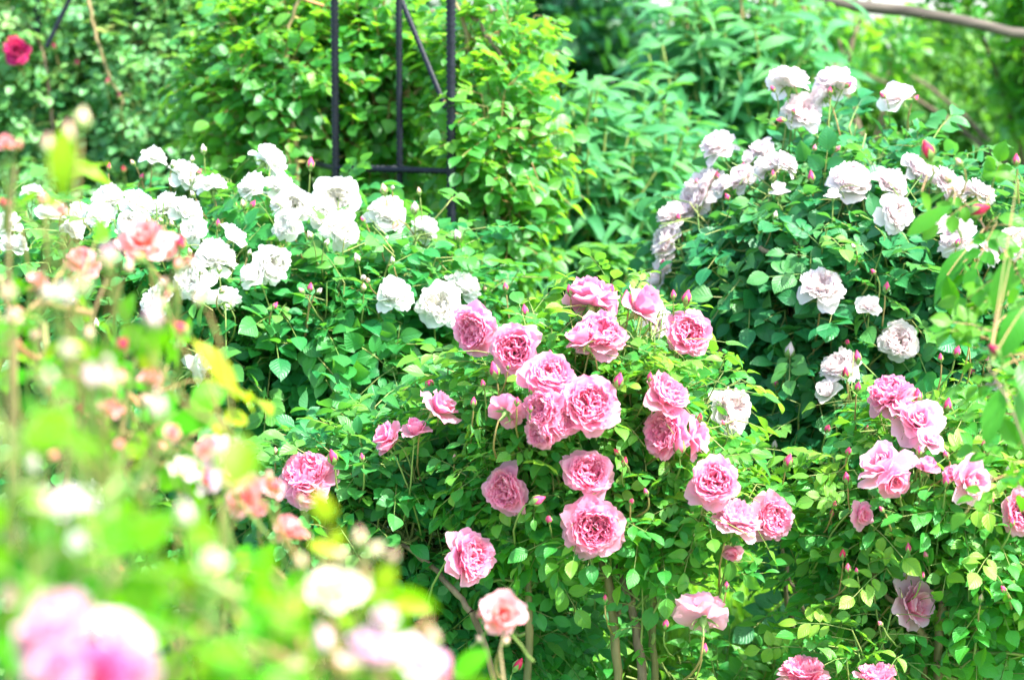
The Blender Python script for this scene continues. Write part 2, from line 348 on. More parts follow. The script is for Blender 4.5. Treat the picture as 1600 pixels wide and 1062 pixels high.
def calyx_mesh(name, sepal_angle, L, bud=False):
    """five sepals, the hip and a short neck below it; unit flower radius"""
    V = []; F = []
    def lathe(prof, sides=8):
        n0 = len(V)
        for r, z in prof:
            for k in range(sides): a = 6.2832*k/sides; V.append((r*math.cos(a), r*math.sin(a), z))
        for i in range(len(prof)-1):
            for k in range(sides): k2 = (k+1) % sides; F.append((n0+i*sides+k, n0+i*sides+k2, n0+(i+1)*sides+k2, n0+(i+1)*sides+k))
    h = .15 if not bud else .26
    lathe([(.035, -.75), (.04, -.35), (.07, -.28), (h, -.14), (h*1.1, -.02), (h*1.15, .08), (h*(1.5 if bud else .4), .16)])
    rng = random.Random(3)
    for k in range(5):
        phi = k*1.2566; a = math.radians(sepal_angle+rng.uniform(-10, 10)); n0 = len(V)
        r, z = h*.8, .06
        tipz = rng.uniform(.95, 1.35); flare = rng.uniform(0, .25)
        for i in range(7):
            t = i/6; wv = (.13*math.sin(math.pi*min(1, t*.9+.25))+.012)*(1 if not bud else 1.9)*L/.9; th = a+math.radians(rng.uniform(-6, 6)) - (t*.9 if not bud else -t*.45)
            for u in (-1, 0, 1):
                rr = r - (abs(u)*(.03 if not bud else .07)) + (.04 if bud else 0); x, y = rr, u*wv
                V.append((x*math.cos(phi)-y*math.sin(phi), x*math.sin(phi)+y*math.cos(phi), z))
            r += math.cos(th)*L/6; z += math.sin(th)*L/6
            if bud:
                z = .08+tipz*(t+1/6); zz = z/1.5
                prof = [(0, .22), (.12, .40), (.3, .55), (.5, .56), (.72, .44), (.88, .32), (1.2, .26)]
                for (za, ra), (zb_, rb_) in zip(prof, prof[1:]):
                    if za <= zz <= zb_: r = ra+(rb_-ra)*(zz-za)/(zb_-za)
                r += flare*t*t
        for i in range(6):
            for j in range(2): q = n0+i*3+j; F.append((q, q+1, q+4, q+3))
    return mesh_np(name, V, F, SM['sepal'])
CAL_OPEN = calyx_mesh('open_calyx', -25, .6); CAL_BUD = calyx_mesh('bud_calyx', 72, 1.0, True); CAL_CUP = calyx_mesh('cup_calyx', 10, .6)
_rm = {}
def rose(colour, kind, v):
    key = (colour, kind, v)
    if key not in _rm: _rm[key] = rose_mesh('rose_%s_%s' % (colour, kind), PM[colour], hash((kind, v)) % 10007 if False else (v*131+{'full': 1, 'dome': 2, 'open': 3, 'cup': 4, 'bud': 5}[kind]*17+len(colour)), kind)
    return _rm[key]
FACE = {  # facing direction of the bloom in world (x right, y away, z up)
 'F': (0, -1, .35), 'FU': (0, -.75, .8), 'U': (0, -.25, 1), 'FL': (-.6, -.9, .25), 'FR': (.6, -.9, .25), 'L': (-1, -.35, .3), 'R': (1, -.35, .3), 'UL': (-.55, -.35, .8), 'UR': (.55, -.35, .8),
 'B': (.1, .9, .45), 'BU': (0, .45, .9), 'BR': (.55, .6, .55), 'BL': (-.55, .6, .55), 'FD': (0, -1, -.1), 'D': (-.3, -.6, -.6), 'FLD': (-.7, -.8, -.15)}

# ------------------------------------------------------------------ plants
def compound(lv, tw, p, d, up, s, young, nl=5, wide=.72, droop=.35):
    """a pinnate rose leaf: terminal leaflet and pairs along a thin stalk"""
    side = d.cross(up)
    if side.length < .05: side = d.orthogonal()
    side.normalize(); nrm = side.cross(d).normalized()
    pairs = (nl-1)//2; Lr = s*(.75+.62*pairs)
    curve = [p+d*(Lr*t)-UP*(Lr*.18*t*t) for t in (0, .5, 1)]
    if tw is not None: tw.add(curve, s*.028, s*.018, 3)
    dd = (d-UP*.25).normalized()
    def one(q, dr, k, n2):
        n2 = (n2+rv()*.22).normalized()
        lv.add(q, dr, n2, s*k, s*k*wide*R.uniform(.88, 1.12), R.uniform(.12, .45), droop*R.uniform(.3, 1.6), young, R.random())
    one(curve[2], (dd+rv()*.12).normalized(), 1.0, nrm)
    for i in range(pairs):
        t = .42+.50*i/max(1, pairs-.0) if pairs > 1 else .55
        q = p+d*(Lr*t)-UP*(Lr*.18*t*t)
        for sg in (-1, 1):
            one(q+side*sg*s*.06, (side*sg*.95+dd*.5+rv()*.15).normalized(), .72+.12*i, (nrm+side*sg*-.15))
def shoot(lv, tw, p, d, L, nl, s, yng, leaf='rose', upb=.6, outd=None, tipy=.5, thick=.0022, wide=.72, droop=.35, ln=(5, 5, 7)):
    pts = [Vector(p)]; q = Vector(p); dd = Vector(d); n = max(3, nl)
    for i in range(n):
        dd = (dd+rv()*.13+UP*.06).normalized(); q = q+dd*(L/n); pts.append(q.copy())
    if tw is not None: tw.add(pts, thick, thick*.55, 4)
    az = R.uniform(0, 6.28)
    for i in range(1, len(pts)):
        f = i/(len(pts)-1); az += 2.4; dd = (pts[i]-pts[i-1]).normalized()
        o = dd.orthogonal().normalized(); o.rotate(Quaternion(dd, az))
        if outd is not None and o.dot(outd) < -.3: o = -o
        y = max(0, min(1, (yng*R.uniform(.2, 1.6) if R.random() < .5 else 0)+ (tipy*R.uniform(.2, 1) if f > .8 and R.random() < .6 else 0)))
        nrm = (UP*upb+(outd if outd is not None else o)*R.uniform(.2, 1.0)+rv()*.38).normalized()
        if leaf == 'rose':
            dr = (o*.9+dd*.45+UP*.05+rv()*.15).normalized()
            compound(lv, tw, pts[i], dr, nrm, s*R.uniform(.6, 1.28), y, R.choice(ln), wide, droop)
        elif leaf == 'lance':
            for sg in (1, -1):
                dr = (o*sg*.95+dd*R.uniform(.25, .75)).normalized()
                lv.add(pts[i], dr, (dd*.6+UP*.4-Vector((0, .45, 0))+rv()*.3).normalized(), s*R.uniform(.6, 1.15)*(1-.35*f), s*wide*R.uniform(.85, 1.2)*(1-.3*f), R.uniform(.1, .5), droop*R.uniform(.6, 1.8), y, R.random())
        elif leaf == 'simple':
            for k in range(2):
                dr = (o*.8*(1 if k else -1)+dd*.6+rv()*.35).normalized()
                lv.add(pts[i], dr, nrm, s*R.uniform(.7, 1.2), s*wide*R.uniform(.85, 1.15), R.uniform(.05, .4), droop*R.uniform(.2, 1.5), y, R.random())
    return pts

class Plant:
    def __init__(s, name, base, label, cat, leafmat, group=None):
        group = group or {'rose_bush': 'rose bushes in the garden bed', 'climbing_rose_plant': 'climbing roses on the iron arches', 'leafy_plant': 'leafy plants under the roses', 'tall_shrub': 'tall grey green shrubs', 'hedge_shrub': 'broad shrubs along the back'}.get(name)
        s.base = Vector(base); s.root = root(name, s.base, label, cat, group); s.lv = Leaves(); s.tw = Tubes(); s.lm = leafmat; s.blobs = []; s.shape = 'ovate'; s.knots = []; s.rows = 6
    def blob(s, px, py, d, rx, ry, rd, dens=1.0):
        c = at(px, py, d); s.blobs.append((c, rx*KPX*d, rd, ry*KPX*d, dens)); return s
    def cane(s, pts, r0, r1, mat='cane', name='cane', sides=8, knob=.10, wob=.004, n=14):
        r0 *= .82; r1 *= .82
        p = [Vector(q) for q in pts]
        if len(p) == 3: p = bez(*p, n=n)
        p = wig(p, wob); t = Tubes(); t.add(p, r0, r1, sides, knob); o = t.build(name, SM[mat], s.root, s.base); s.knots += p[len(p)//3:]; return o
    def near(s, q):
        return min(s.knots, key=lambda k: (k-q).length_squared+ (1e3 if k.z > q.z+.12 else 0)) if s.knots else None
    def fill(s, n, size, L=(.12, .22), nl=5, yng=.12, rin=(.55, 1.12), leaf='rose', upb=.6, front=.62, wide=.72, droop=.35, tipy=.5, join=.35, twig=True, ln=(5, 5, 7), thick=.0022, upd=.45, skip=None):
        vols = [max(1e-4, b[1]*b[3])*b[4] for b in s.blobs]; tot = sum(vols)
        for b, v in zip(s.blobs, vols):
            c, rx, ry, rz, _ = b
            for i in range(int(n*v/tot+.5)):
                u = rv()
                if u.y > .25 and R.random() < front: u.y = -u.y
                k = R.uniform(*rin)**.6
                p = c+Vector((u.x*rx, u.y*ry, u.z*rz))*k
                if p.z < .03: continue
                if skip and skip(p): continue
                out = Vector((u.x/rx, u.y/ry, u.z/rz)).normalized()
                d = (out*.8+UP*upd+rv()*.5).normalized(); Ls = R.uniform(*L)
                p = p-d*Ls*.9
                if p.z < .02: continue
                shoot(s.lv, s.tw if twig else None, p, d, Ls, nl, size, yng, leaf, upb, out, tipy, thick, wide, droop, ln)
                if s.knots and R.random() < join:
                    a = s.near(p)
                    if (a-p).length < .7: s.tw.add(wig(bez(a, (a+p)/2+Vector((0, 0, -.02))+rv()*.04, p, 6), .004), thick*1.9, thick*1.1, 4)
    def depth(s, px, py, pro=.03):
        """depth of the front surface of the foliage under a pixel's ray"""
        best = None; o = CAM; dr = (at(px, py, 1)-CAM)
        for c, rx, ry, rz, _ in s.blobs:
            A = sum((dr[i]/r)**2 for i, r in enumerate((rx, ry, rz))); q = [(o[i]-c[i])/r for i, r in enumerate((rx, ry, rz))]
            B = 2*sum(q[i]*dr[i]/r for i, r in enumerate((rx, ry, rz))); Cc = sum(x*x for x in q)-1; D = B*B-4*A*Cc
            if D > 0:
                t = (-B-math.sqrt(D))/(2*A)
                best = t if best is None else min(best, t)
        if best is None:
            best = min(((Vector((c.x, 0, c.z))-Vector((at(px, py, c.y).x, 0, at(px, py, c.y).z))).length, c.y) for c, *_ in s.blobs)[1]
        return best-pro
    def flower(s, px, py, size, face='F', colour=None, kind='full', d=None, v=None, stem=.16, tw=None, name=None, label=None, jit=.22, pro=.03):
        if kind == 'full' and colour in ('white', 'blush', 'cream'): kind = 'dome'
        dd = s.depth(px, py, pro) if d is None else d
        rad = size*KPX*dd*.5*(1.12 if kind == 'bud' else (.95 if colour == 'white' else 1.02))
        f = Vector(FACE[face]) if isinstance(face, str) else Vector(face); f = (f.normalized()+rv()*jit).normalized()
        P = at(px, py, dd)
        FLW.append((P[:], rad*(.95 if kind != 'bud' else .5), 1.7 if dd < 3 and colour in ('coral', 'red') else .42))
        me = rose(colour, kind, R.randrange(5) if v is None else v)
        off = .32 if kind != 'bud' else .62
        org = P-f*rad*off
        o = link(name or ('rosebud' if kind == 'bud' else 'rose'), me, s.root); q = f.to_track_quat('Z', 'Y') @ Quaternion((0, 0, 1), R.uniform(0, 6.28))
        ML = Matrix.Translation(org-s.base) @ q.to_matrix().to_4x4() @ Matrix.Diagonal((rad, rad, rad*R.uniform(.92, 1.08), 1)); o.matrix_local = ML
        if label: o['label'] = label
        cx = link('calyx', CAL_BUD if kind == 'bud' else (CAL_CUP if kind == 'cup' else CAL_OPEN), o)
        # flower stem into the bush
        a = org-f*rad*.72
        L = stem*R.uniform(.8, 1.25); b = a-f*L*.3-UP*L*.25; c = a-f*L*.35-UP*L*.75+Vector((R.uniform(-.04, .04), R.uniform(.08, .14), 0))
        st = Tubes(); st.add(wig(bez(a, b, c, 6), .0012), max(.0013, rad*.035 if kind != 'bud' else rad*.09), max(.0018, rad*.05), 5)
        iv = (Matrix.Translation(s.base) @ ML).inverted(); st.V = [(iv @ Vector(v_))[:] for v_ in st.V]; st.build('flower_stem', SM['rtwig' if R.random() < .5 else 'twig'], o, (0, 0, 0))
        for k in range(3):
            if R.random() < .55 and s.leafsize:
                q_ = c+(a-c)*R.uniform(0, .5)
                o_ = Vector((R.uniform(-1, 1), R.uniform(-1, .2), R.uniform(-.1, .5))).normalized()
                compound(s.lv, s.tw, q_, o_, (UP+rv()*.5).normalized(), s.leafsize*R.uniform(.7, 1), R.uniform(0, .9) if R.random() < .5 else 0, 3)
        return o
    ftw = None; leafsize = 0
    def flowers(s, lst, colour, **kw):
        for it in lst:
            px, py, sz = it[:3]; fc = it[3] if len(it) > 3 else 'F'; kd = it[4] if len(it) > 4 else 'full'; cl = it[5] if len(it) > 5 and it[5] else colour
            extra = dict(kw)
            if len(it) > 6: extra.update(it[6])
            s.flower(px, py, sz, fc, cl, kd, **extra)
    def extra_buds(s, n, cols, box, sz=(11, 18), **kw):
        for i in range(n): s.flower(R.uniform(box[0], box[2]), R.uniform(box[1], box[3]), R.uniform(*sz), R.choice(['U', 'U', 'UL', 'UR', 'FU']), R.choice(cols), 'bud', pro=.07, stem=.06, **kw)
    def done(s, twmat='twig', ftmat='rtwig'):
        s.lv.build('foliage', LM[s.lm] if isinstance(s.lm, str) else s.lm, s.root, s.base, s.shape, s.rows)
        s.tw.build('twigs', SM[twmat], s.root, s.base)
def P_(name, base, label, cat, lm, blobs, leafsize=0, group=None):
    p = Plant(name, base, label, cat, lm, group); p.ftw = Tubes(); p.leafsize = leafsize
    for b in blobs: p.blob(*b)
    return p
def gnd(px, d): q = at(px, 531, d); return Vector((q.x, q.y, 0))

# ------------------------------------------------------------------ ground
def ground():
    n = 60; V = []; F = []
    xs = np.concatenate([-np.geomspace(900, 12, 12), np.linspace(-10, 10, 41), np.geomspace(12, 900, 12)]); ys = np.concatenate([np.linspace(-12, 20, 65), np.geomspace(22, 1500, 16)])
    for y in ys:
        for x in xs: V.append((x, y, .012*math.sin(x*2.3+y)*math.cos(y*1.7-x) if abs(x) < 10 and y < 20 else 0))
    m = len(xs)
    for j in range(len(ys)-1):
        for i in range(m-1): a = j*m+i; F.append((a, a+1, a+m+1, a+m))
    o = link('lawn', mesh_np('lawn', V, F, simple_mat('lawn_turf', (.05, .12, .03), (.12, .26, .06), 9, .9, .8))); tag(o, 'green lawn under and between the rose bushes', 'lawn', kind='structure')
ground()
def grass():
    lv = Leaves(); r = R
    for i in range(34000):
        d = r.uniform(4.4, 9.5); 
        px = r.choice([r.gauss(1130, 110), r.uniform(900, 1650), r.gauss(1300, 60)]) if r.random() < .8 else r.uniform(600, 1000)
        q = gnd(px, d); q.y += r.uniform(-.2, .2)
        h = r.uniform(.10, .30)*(1.0 if d < 7 else 1.3)
        dr = Vector((r.gauss(0, .35), r.gauss(0, .35), 1)).normalized()
        lv.add(q, dr, Vector((r.uniform(-1, 1), -1, .2)), h, .006, .3, r.uniform(.2, 1.4), r.uniform(0, .3), r.random())
    o = lv.build('grass', LM['grass'], None, (0, 0, 0), 'blade', 5); tag(o, 'tall fresh grass growing between the rose bushes', 'grass', kind='stuff')
grass()

# ------------------------------------------------------------------ 1 white rose bush
def white_bush():
    b = P_('rose_bush', gnd(450, 4.85), 'large rose bush covered in white double blooms, left of the pink roses', 'rose bush', 'rose',
           [(380, 470, 4.85, 390, 190, .42, 1.1), (590, 560, 4.75, 190, 190, .34), (90, 470, 4.9, 210, 160, .36), (360, 700, 4.8, 330, 170, .34, .8), (620, 760, 4.7, 180, 150, .3, .7), (230, 900, 4.8, 300, 160, .3, .5)], .034)
    B = b.base; hub = at(475, 690, 4.62)
    b.cane([B, B+Vector((.04, -.05, .3)), hub], .020, .015, 'bark', knob=.16, n=18)
    for (x, y, d, r) in ((400, 640, 4.55, .012), (330, 560, 4.7, .010), (560, 560, 4.7, .010), (470, 540, 4.75, .009), (640, 620, 4.6, .009), (250, 620, 4.7, .008), (120, 540, 4.8, .008), (440, 420, 4.85, .007)):
        e = at(x, y, d); b.cane([hub, (hub+e)/2+Vector((R.uniform(-.05, .05), -.03, -.03)), e], r, r*.6, 'bark', knob=.15)
    b.cane([at(430, 680, 4.4), at(455, 690, 4.35), hub], .007, .011, 'bark', knob=.15)
    b.cane([B+Vector((.25, 0, 0)), at(690, 980, 4.5), at(640, 860, 4.4)], .010, .007, 'bark'); b.cane([B+Vector((-.3, 0, 0)), at(200, 900, 4.7), at(170, 640, 4.7)], .012, .008, 'bark')
    b.fill(700, .042, nl=5, yng=.10, join=.3, wide=.78)
    b.fill(140, .038, nl=4, yng=.05, rin=(.1, .45), join=.6)
    W = [(240, 246, 44, 'U'), (290, 276, 60, 'UR', 'dome'), (420, 250, 68, 'BR'), (170, 312, 62, 'UL'), (153, 335, 52, 'FU'), (216, 317, 56, 'UR'), (80, 332, 60, 'U', 'open'), (205, 351, 58, 'F'), (255, 325, 60, 'UL'), (290, 330, 60, 'UR'),
         (302, 362, 50, 'FL'), (332, 290, 50, 'U'), (393, 293, 58, 'UL'), (438, 293, 54, 'U'), (460, 322, 62, 'F', 'dome'), (452, 350, 60, 'FL'), (527, 312, 78, 'F', 'dome'), (530, 360, 66, 'FR'), (603, 334, 72, 'FU', 'dome'), (663, 358, 52, 'BR'),
         (335, 402, 74, 'UR', 'dome'), (303, 436, 76, 'FL'), (422, 412, 70, 'FR', 'dome'), (396, 432, 60, 'UL', 'open'), (246, 468, 62, 'UL'), (352, 468, 58, 'BU', 'open'), (615, 461, 68, 'FU'), (683, 477, 80, 'F', 'dome'), (724, 449, 62, 'UR'),
         (366, 370, 52, 'UR', 'open'), (303, 578, 58, 'BR', 'open'), (322, 562, 36, 'R', 'open'), (12, 350, 52, 'UL'), (22, 384, 48, 'U'), (52, 300, 40, 'U'), (125, 330, 40, 'UR'), (625, 830, 52, 'FR', 'open'), (690, 842, 46, 'FD', 'open'), (140, 770, 54, 'U'), (115, 358, 44, 'UR'),
         (505, 340, 50, 'F'), (440, 320, 46, 'UL')]
    b.flowers(W, 'white')
    Bd = [(485, 258, 20, 'U', 'bud', 'hot'), (600, 297, 20, 'U', 'bud', 'peach'), (648, 326, 22, 'U', 'bud', 'blush'), (715, 370, 20, 'U', 'bud', 'blush'), (485, 450, 17, 'U', 'bud', 'hot'), (498, 455, 14, 'UR', 'bud', 'blush'), (472, 455, 13, 'UL', 'bud', 'peach'), (268, 350, 14, 'U', 'bud', 'peach'),
          (232, 345, 14, 'UR', 'bud', 'peach'), (485, 368, 16, 'UL', 'bud', 'blush'), (558, 405, 17, 'U', 'bud', 'blush'), (618, 350, 16, 'D', 'bud', 'coral'), (568, 450, 15, 'U', 'bud', 'peach'), (318, 235, 16, 'U', 'bud', 'blush'), (310, 270, 13, 'UR', 'bud', 'hot'), (170, 262, 13, 'U', 'bud', 'red'),
          (790, 450, 15, 'U', 'bud', 'hot'), (757, 452, 12, 'U', 'bud', 'peach'), (270, 258, 14, 'UR', 'bud', 'blush'), (150, 508, 18, 'U', 'bud', 'blush'), (208, 255, 12, 'UL', 'bud', 'peach'), (380, 320, 15, 'U', 'bud', 'peach'), (300, 250, 12, 'U', 'bud', 'blush'), (340, 350, 13, 'U', 'bud', 'hot'),
          (565, 716, 13, 'U', 'bud', 'hot'), (655, 300, 12, 'U', 'bud', 'peach'), (510, 380, 14, 'UR', 'bud', 'blush')]
    b.flowers(Bd, 'blush', stem=.12, pro=.06)
    b.fill(20, .036, L=(.2, .32), nl=7, yng=.3, tipy=1, rin=(.95, 1.25), upd=1.3, front=.3, wide=.7)
    b.extra_buds(24, ['hot', 'blush', 'peach', 'blush'], (60, 250, 700, 480), (9, 15))
    b.done()
white_bush()

# ------------------------------------------------------------------ 3 blush bush
def blush_bush():
    b = P_('rose_bush', gnd(1330, 4.85), 'tall arching rose bush with pale blush white blooms, taller than the pink bushes', 'rose bush', 'blush',
           [(1330, 430, 4.85, 230, 180, .42, 1.15), (1180, 420, 4.9, 130, 150, .34), (1500, 450, 4.8, 170, 190, .36), (1295, 620, 4.75, 140, 170, .34), (1440, 640, 4.75, 170, 150, .3), (1330, 300, 4.9, 190, 90, .3), (1275, 830, 4.8, 75, 140, .20, .6), (1120, 390, 4.95, 60, 80, .16), (1560, 760, 4.9, 110, 200, .26, .8), (1440, 900, 4.9, 160, 150, .26, .6)], .036)
    B = b.base; hub = at(1245, 455, 4.58)
    b.cane([B, at(1290, 760, 4.7), hub], .016, .012, 'bark', knob=.15); b.cane([hub, at(1225, 415, 4.5), at(1190, 385, 4.55)], .008, .006, 'bark'); b.cane([hub, at(1262, 380, 4.5), at(1225, 350, 4.6)], .010, .006, 'bark')
    b.cane([B, at(1400, 700, 4.85), at(1440, 430, 4.8)], .012, .007, 'bark'); b.cane([B+Vector((.2, 0, 0)), at(1560, 900, 4.8), at(1560, 600, 4.7)], .012, .007, 'bark'); b.cane([at(1440, 430, 4.8), at(1390, 300, 4.85), at(1330, 260, 4.9)], .007, .004, 'cane')
    b.cane([gnd(1290, 4.7), at(1235, 960, 4.55), at(1225, 900, 4.5)], .006, .005, 'trunk'); b.cane([at(1262, 975, 4.55), at(1230, 900, 4.5), at(1200, 780, 4.55)], .005, .004, 'trunk')
    b.cane([gnd(1600, 4.9), at(1590, 1000, 4.6), at(1585, 880, 4.6)], .011, .009, 'bark')
    b.fill(780, .042, nl=5, yng=.08, join=.3, tipy=.5, wide=.76); b.fill(170, .034, nl=4, yng=.04, rin=(.1, .45), join=.5)
    F = [(1232, 128, 66, 'BU', 'dome'), (1302, 130, 66, 'BU', 'dome'), (1285, 150, 46, 'BL'), (1250, 175, 68, 'FU', 'dome'), (1404, 150, 62, 'UL', 'open'), (1125, 228, 60, 'UL'), (1172, 250, 32, 'UL', 'cup'), (1200, 262, 52, 'BU'), (1228, 256, 46, 'UR'), (1103, 292, 72, 'UL', 'dome'),
         (1085, 312, 60, 'L'), (1052, 336, 58, 'UL', 'dome'), (1160, 278, 50, 'UL'), (1038, 380, 58, 'L', 'dome'), (1036, 416, 42, 'L', 'open'), (1027, 440, 42, 'L', 'cup'), (1332, 283, 76, 'FU', 'dome'), (1392, 285, 60, 'UR'), (1396, 331, 64, 'FR', 'dome'), (1302, 306, 32, 'U', 'cup'),
         (1480, 293, 72, 'UR', 'dome'), (1498, 372, 66, 'UL', 'dome'), (1285, 448, 72, 'FU', 'dome'), (1407, 533, 66, 'F'), (1314, 572, 64, 'UL', 'dome'), (1293, 613, 50, 'UL', 'cup'), (1141, 638, 76, 'FR', 'dome', None, dict(d=4.1)), (1022, 505, 48, 'F', 'dome', None, dict(d=4.25)), (1573, 718, 66, 'FR'),
         (1562, 600, 36, 'FU'), (1585, 380, 54, 'FR'), (1545, 395, 46, 'R'), (1130, 290, 40, 'UL'), (1455, 275, 40, 'U'), (1500, 300, 40, 'U'), (1190, 236, 44, 'UL'), (1432, 262, 50, 'UR', 'dome'), (1532, 300, 50, 'UR'), (1468, 350, 46, 'UL', 'open'), (1218, 300, 40, 'U', 'cup'), (1360, 480, 44, 'FU', 'open')]
    b.flowers(F, 'blush', stem=.17, pro=.05)
    Bd = [(1268, 278, 19), (1385, 450, 17), (1233, 550, 26, 'U', 'bud', 'blush'), (1470, 510, 24, 'U', 'bud', 'blush'), (1587, 252, 20), (1496, 380, 14), (1232, 118, 14, 'UL'), (1325, 133, 15, 'UR'), (1297, 143, 14), (1222, 188, 16, 'L'), (1208, 140, 13, 'UL'), (1380, 150, 14, 'UL'), (1430, 155, 12, 'UR'), (1120, 277, 16),
          (1073, 467, 14), (1060, 340, 15), (1240, 175, 12), (1365, 425, 13, 'UL'), (1212, 600, 14), (1300, 800, 14), (1260, 760, 13), (1208, 275, 15), (1340, 560, 20), (1322, 585, 20, 'U', 'bud', 'red'), (1420, 622, 22, 'U', 'bud'), (1575, 705, 14), (1035, 412, 13), (1160, 262, 14)]
    b.flowers([(x[0], x[1], x[2], x[3] if len(x) > 3 else 'U', 'bud', x[5] if len(x) > 5 else 'hot') for x in Bd], 'hot', pro=.08, stem=.085)
    b.fill(24, .036, L=(.2, .32), nl=7, yng=.3, tipy=1, rin=(.95, 1.3), upd=1.3, front=.3, wide=.7)
    b.extra_buds(16, ['hot', 'blush', 'pale'], (1050, 230, 1600, 700), (10, 17))
    b.done()
blush_bush()

# ------------------------------------------------------------------ 2 centre pink bush (standard stems) and its lower left neighbour
def pink_bush():
    b = P_('rose_bush', gnd(960, 4.05), 'upright rose bush on bare canes carrying a dense cluster of rich pink blooms', 'rose bush', 'rosel',
           [(880, 640, 4.05, 170, 140, .22), (1010, 620, 4.1, 130, 120, .2), (930, 775, 4.05, 180, 80, .20, .9), (1060, 760, 4.05, 130, 110, .2), (790, 700, 4.1, 110, 150, .2), (960, 540, 4.1, 120, 80, .16), (1060, 850, 4.0, 90, 60, .14, .6), (800, 830, 4.1, 90, 70, .16, .6)], .030)
    g = b.base
    def c(p, mid, e, r0, r1, m): b.cane([p, mid, e], r0, r1, m, n=18, wob=.003)
    c(gnd(820, 4.0), at(828, 950, 3.98), at(826, 800, 3.98), .0085, .0072, 'cane'); c(at(826, 800, 3.98), at(830, 720, 4.0), at(810, 630, 4.05), .007, .004, 'cane')
    c(gnd(975, 3.98), at(972, 1010, 3.96), at(948, 900, 3.98), .0095, .0085, 'cane'); c(at(948, 900, 3.98), at(935, 860, 4), at(880, 760, 4.05), .0075, .004, 'cane')
    c(gnd(1028, 4.0), at(1010, 1000, 3.96), at(980, 925, 3.98), .0105, .0085, 'bark'); c(at(980, 925, 3.98), at(960, 870, 4), at(930, 740, 4.05), .008, .005, 'bark')
    c(gnd(1026, 4.08), at(1022, 1000, 4.06), at(1020, 890, 4.05), .008, .007, 'cane'); c(at(1020, 890, 4.05), at(1030, 800, 4.05), at(1020, 700, 4.1), .007, .004, 'bark')
    c(at(1020, 905, 4.05), at(1060, 860, 4.03), at(1110, 790, 4.0), .005, .003, 'cane'); c(at(965, 960, 3.96), at(995, 930, 3.97), at(1040, 880, 4.02), .005, .003, 'cane')
    b.fill(370, .032, L=(.09, .17), nl=5, yng=.28, tipy=.8, join=.45, wide=.62, upb=.8, skip=lambda p: p.z < at(950, 865, 4).z)
    b.fill(90, .028, L=(.08, .14), nl=4, yng=.1, rin=(.05, .45), join=.7)
    F = [(745, 517, 88, 'FL'), (803, 545, 86, 'F'), (925, 468, 88, 'BU', 'dome'), (1003, 482, 80, 'UR', 'cup'), (910, 532, 66, 'UL', 'cup'), (940, 522, 82, 'FU', 'dome'), (1078, 521, 80, 'F'), (862, 588, 92, 'FU'), (920, 634, 102, 'F'), (850, 640, 76, 'FL'),
         (848, 673, 66, 'FLD'), (1043, 617, 82, 'UR'), (1043, 675, 92, 'FL'), (1085, 685, 74, 'R', 'open'), (790, 766, 84, (-.8, -.8, -.1)), (920, 738, 84, 'F'), (930, 825, 100, 'F'), (1118, 755, 88, 'F'), (1150, 812, 82, 'UR', 'dome', 'pale'),
         (1205, 808, 80, 'FR'), (1145, 860, 40, 'D', 'cup'), (1098, 958, 88, 'B', 'full', 'pale'), (795, 640, 62, 'BR'), (878, 655, 60, 'FD')]
    b.flowers(F, 'pink', pro=.05, stem=.10)
    Bd = [(773, 581, 26), (966, 597, 26), (838, 782, 26, 'R'), (1073, 467, 26), (1052, 462, 16), (740, 630, 16), (808, 628, 15), (1062, 700, 30, 'U', 'bud', 'pink'), (980, 470, 30, 'U', 'bud'), (1040, 975, 18), (1100, 1015, 20), (808, 1040, 24, 'UR', 'bud', 'red'),
          (1135, 915, 14), (890, 455, 18), (955, 455, 18), (820, 487, 20), (755, 600, 14), (830, 610, 15), (1015, 590, 16)]
    b.flowers([(x[0], x[1], x[2], x[3] if len(x) > 3 else 'U', 'bud', x[5] if len(x) > 5 else 'hot') for x in Bd], 'hot', pro=.07, stem=.08)
    b.fill(20, .030, L=(.13, .2), nl=5, yng=.5, tipy=1, rin=(1.0, 1.35), upd=.8, front=.4, wide=.6)
    for q_ in ((685, 636, 34), (608, 682, 30), (648, 674, 26), (730, 872, 44), (480, 742, 44)): FLW.append((at(q_[0], q_[1], 3.92)[:], q_[2]*KPX*3.9, .4))
    b.extra_buds(12, ['hot', 'pink', 'hot', 'red'], (740, 470, 1170, 960))
    b.done('twig')
    s = P_('rose_bush', gnd(600, 4.2), 'low sprawling rose bush with a few scattered pink blooms and an arching brown cane', 'rose bush', 'rose',
           [(620, 730, 4.2, 190, 90, .2), (520, 790, 4.2, 130, 100, .2), (700, 830, 4.25, 150, 120, .2), (760, 960, 4.3, 150, 110, .2, .8), (640, 960, 4.3, 140, 110, .2, .8), (740, 700, 4.25, 90, 90, .16)], .030)
    s.cane([gnd(800, 4.1), at(790, 1040, 4.0), at(735, 955, 3.98)], .007, .007, 'bark', wob=.002); s.cane([at(735, 955, 3.98), at(695, 895, 4.0), at(630, 850, 4.05)], .007, .005, 'bark', wob=.002)
    s.cane([gnd(600, 4.2), at(600, 900, 4.2), at(560, 760, 4.15)], .009, .005, 'cane'); s.cane([gnd(640, 4.25), at(680, 900, 4.25), at(700, 700, 4.2)], .009, .005, 'cane')
    s.fill(370, .035, L=(.10, .18), nl=5, yng=.14, tipy=.6, join=.4)
    s.flowers([(481, 742, 92, 'FU', 'dome'), (730, 872, 92, 'FR', 'full', None, dict(d=3.85)), (685, 636, 68, 'UR', 'open', None, dict(d=3.92)), (608, 682, 60, 'UL', 'open', None, dict(d=3.95)), (648, 674, 52, 'U', 'cup', None, dict(d=3.93)), (605, 700, 34, 'UL', 'open', None, dict(d=3.95)), (480, 768, 60, 'FD')], 'pink', pro=.05, stem=.13)
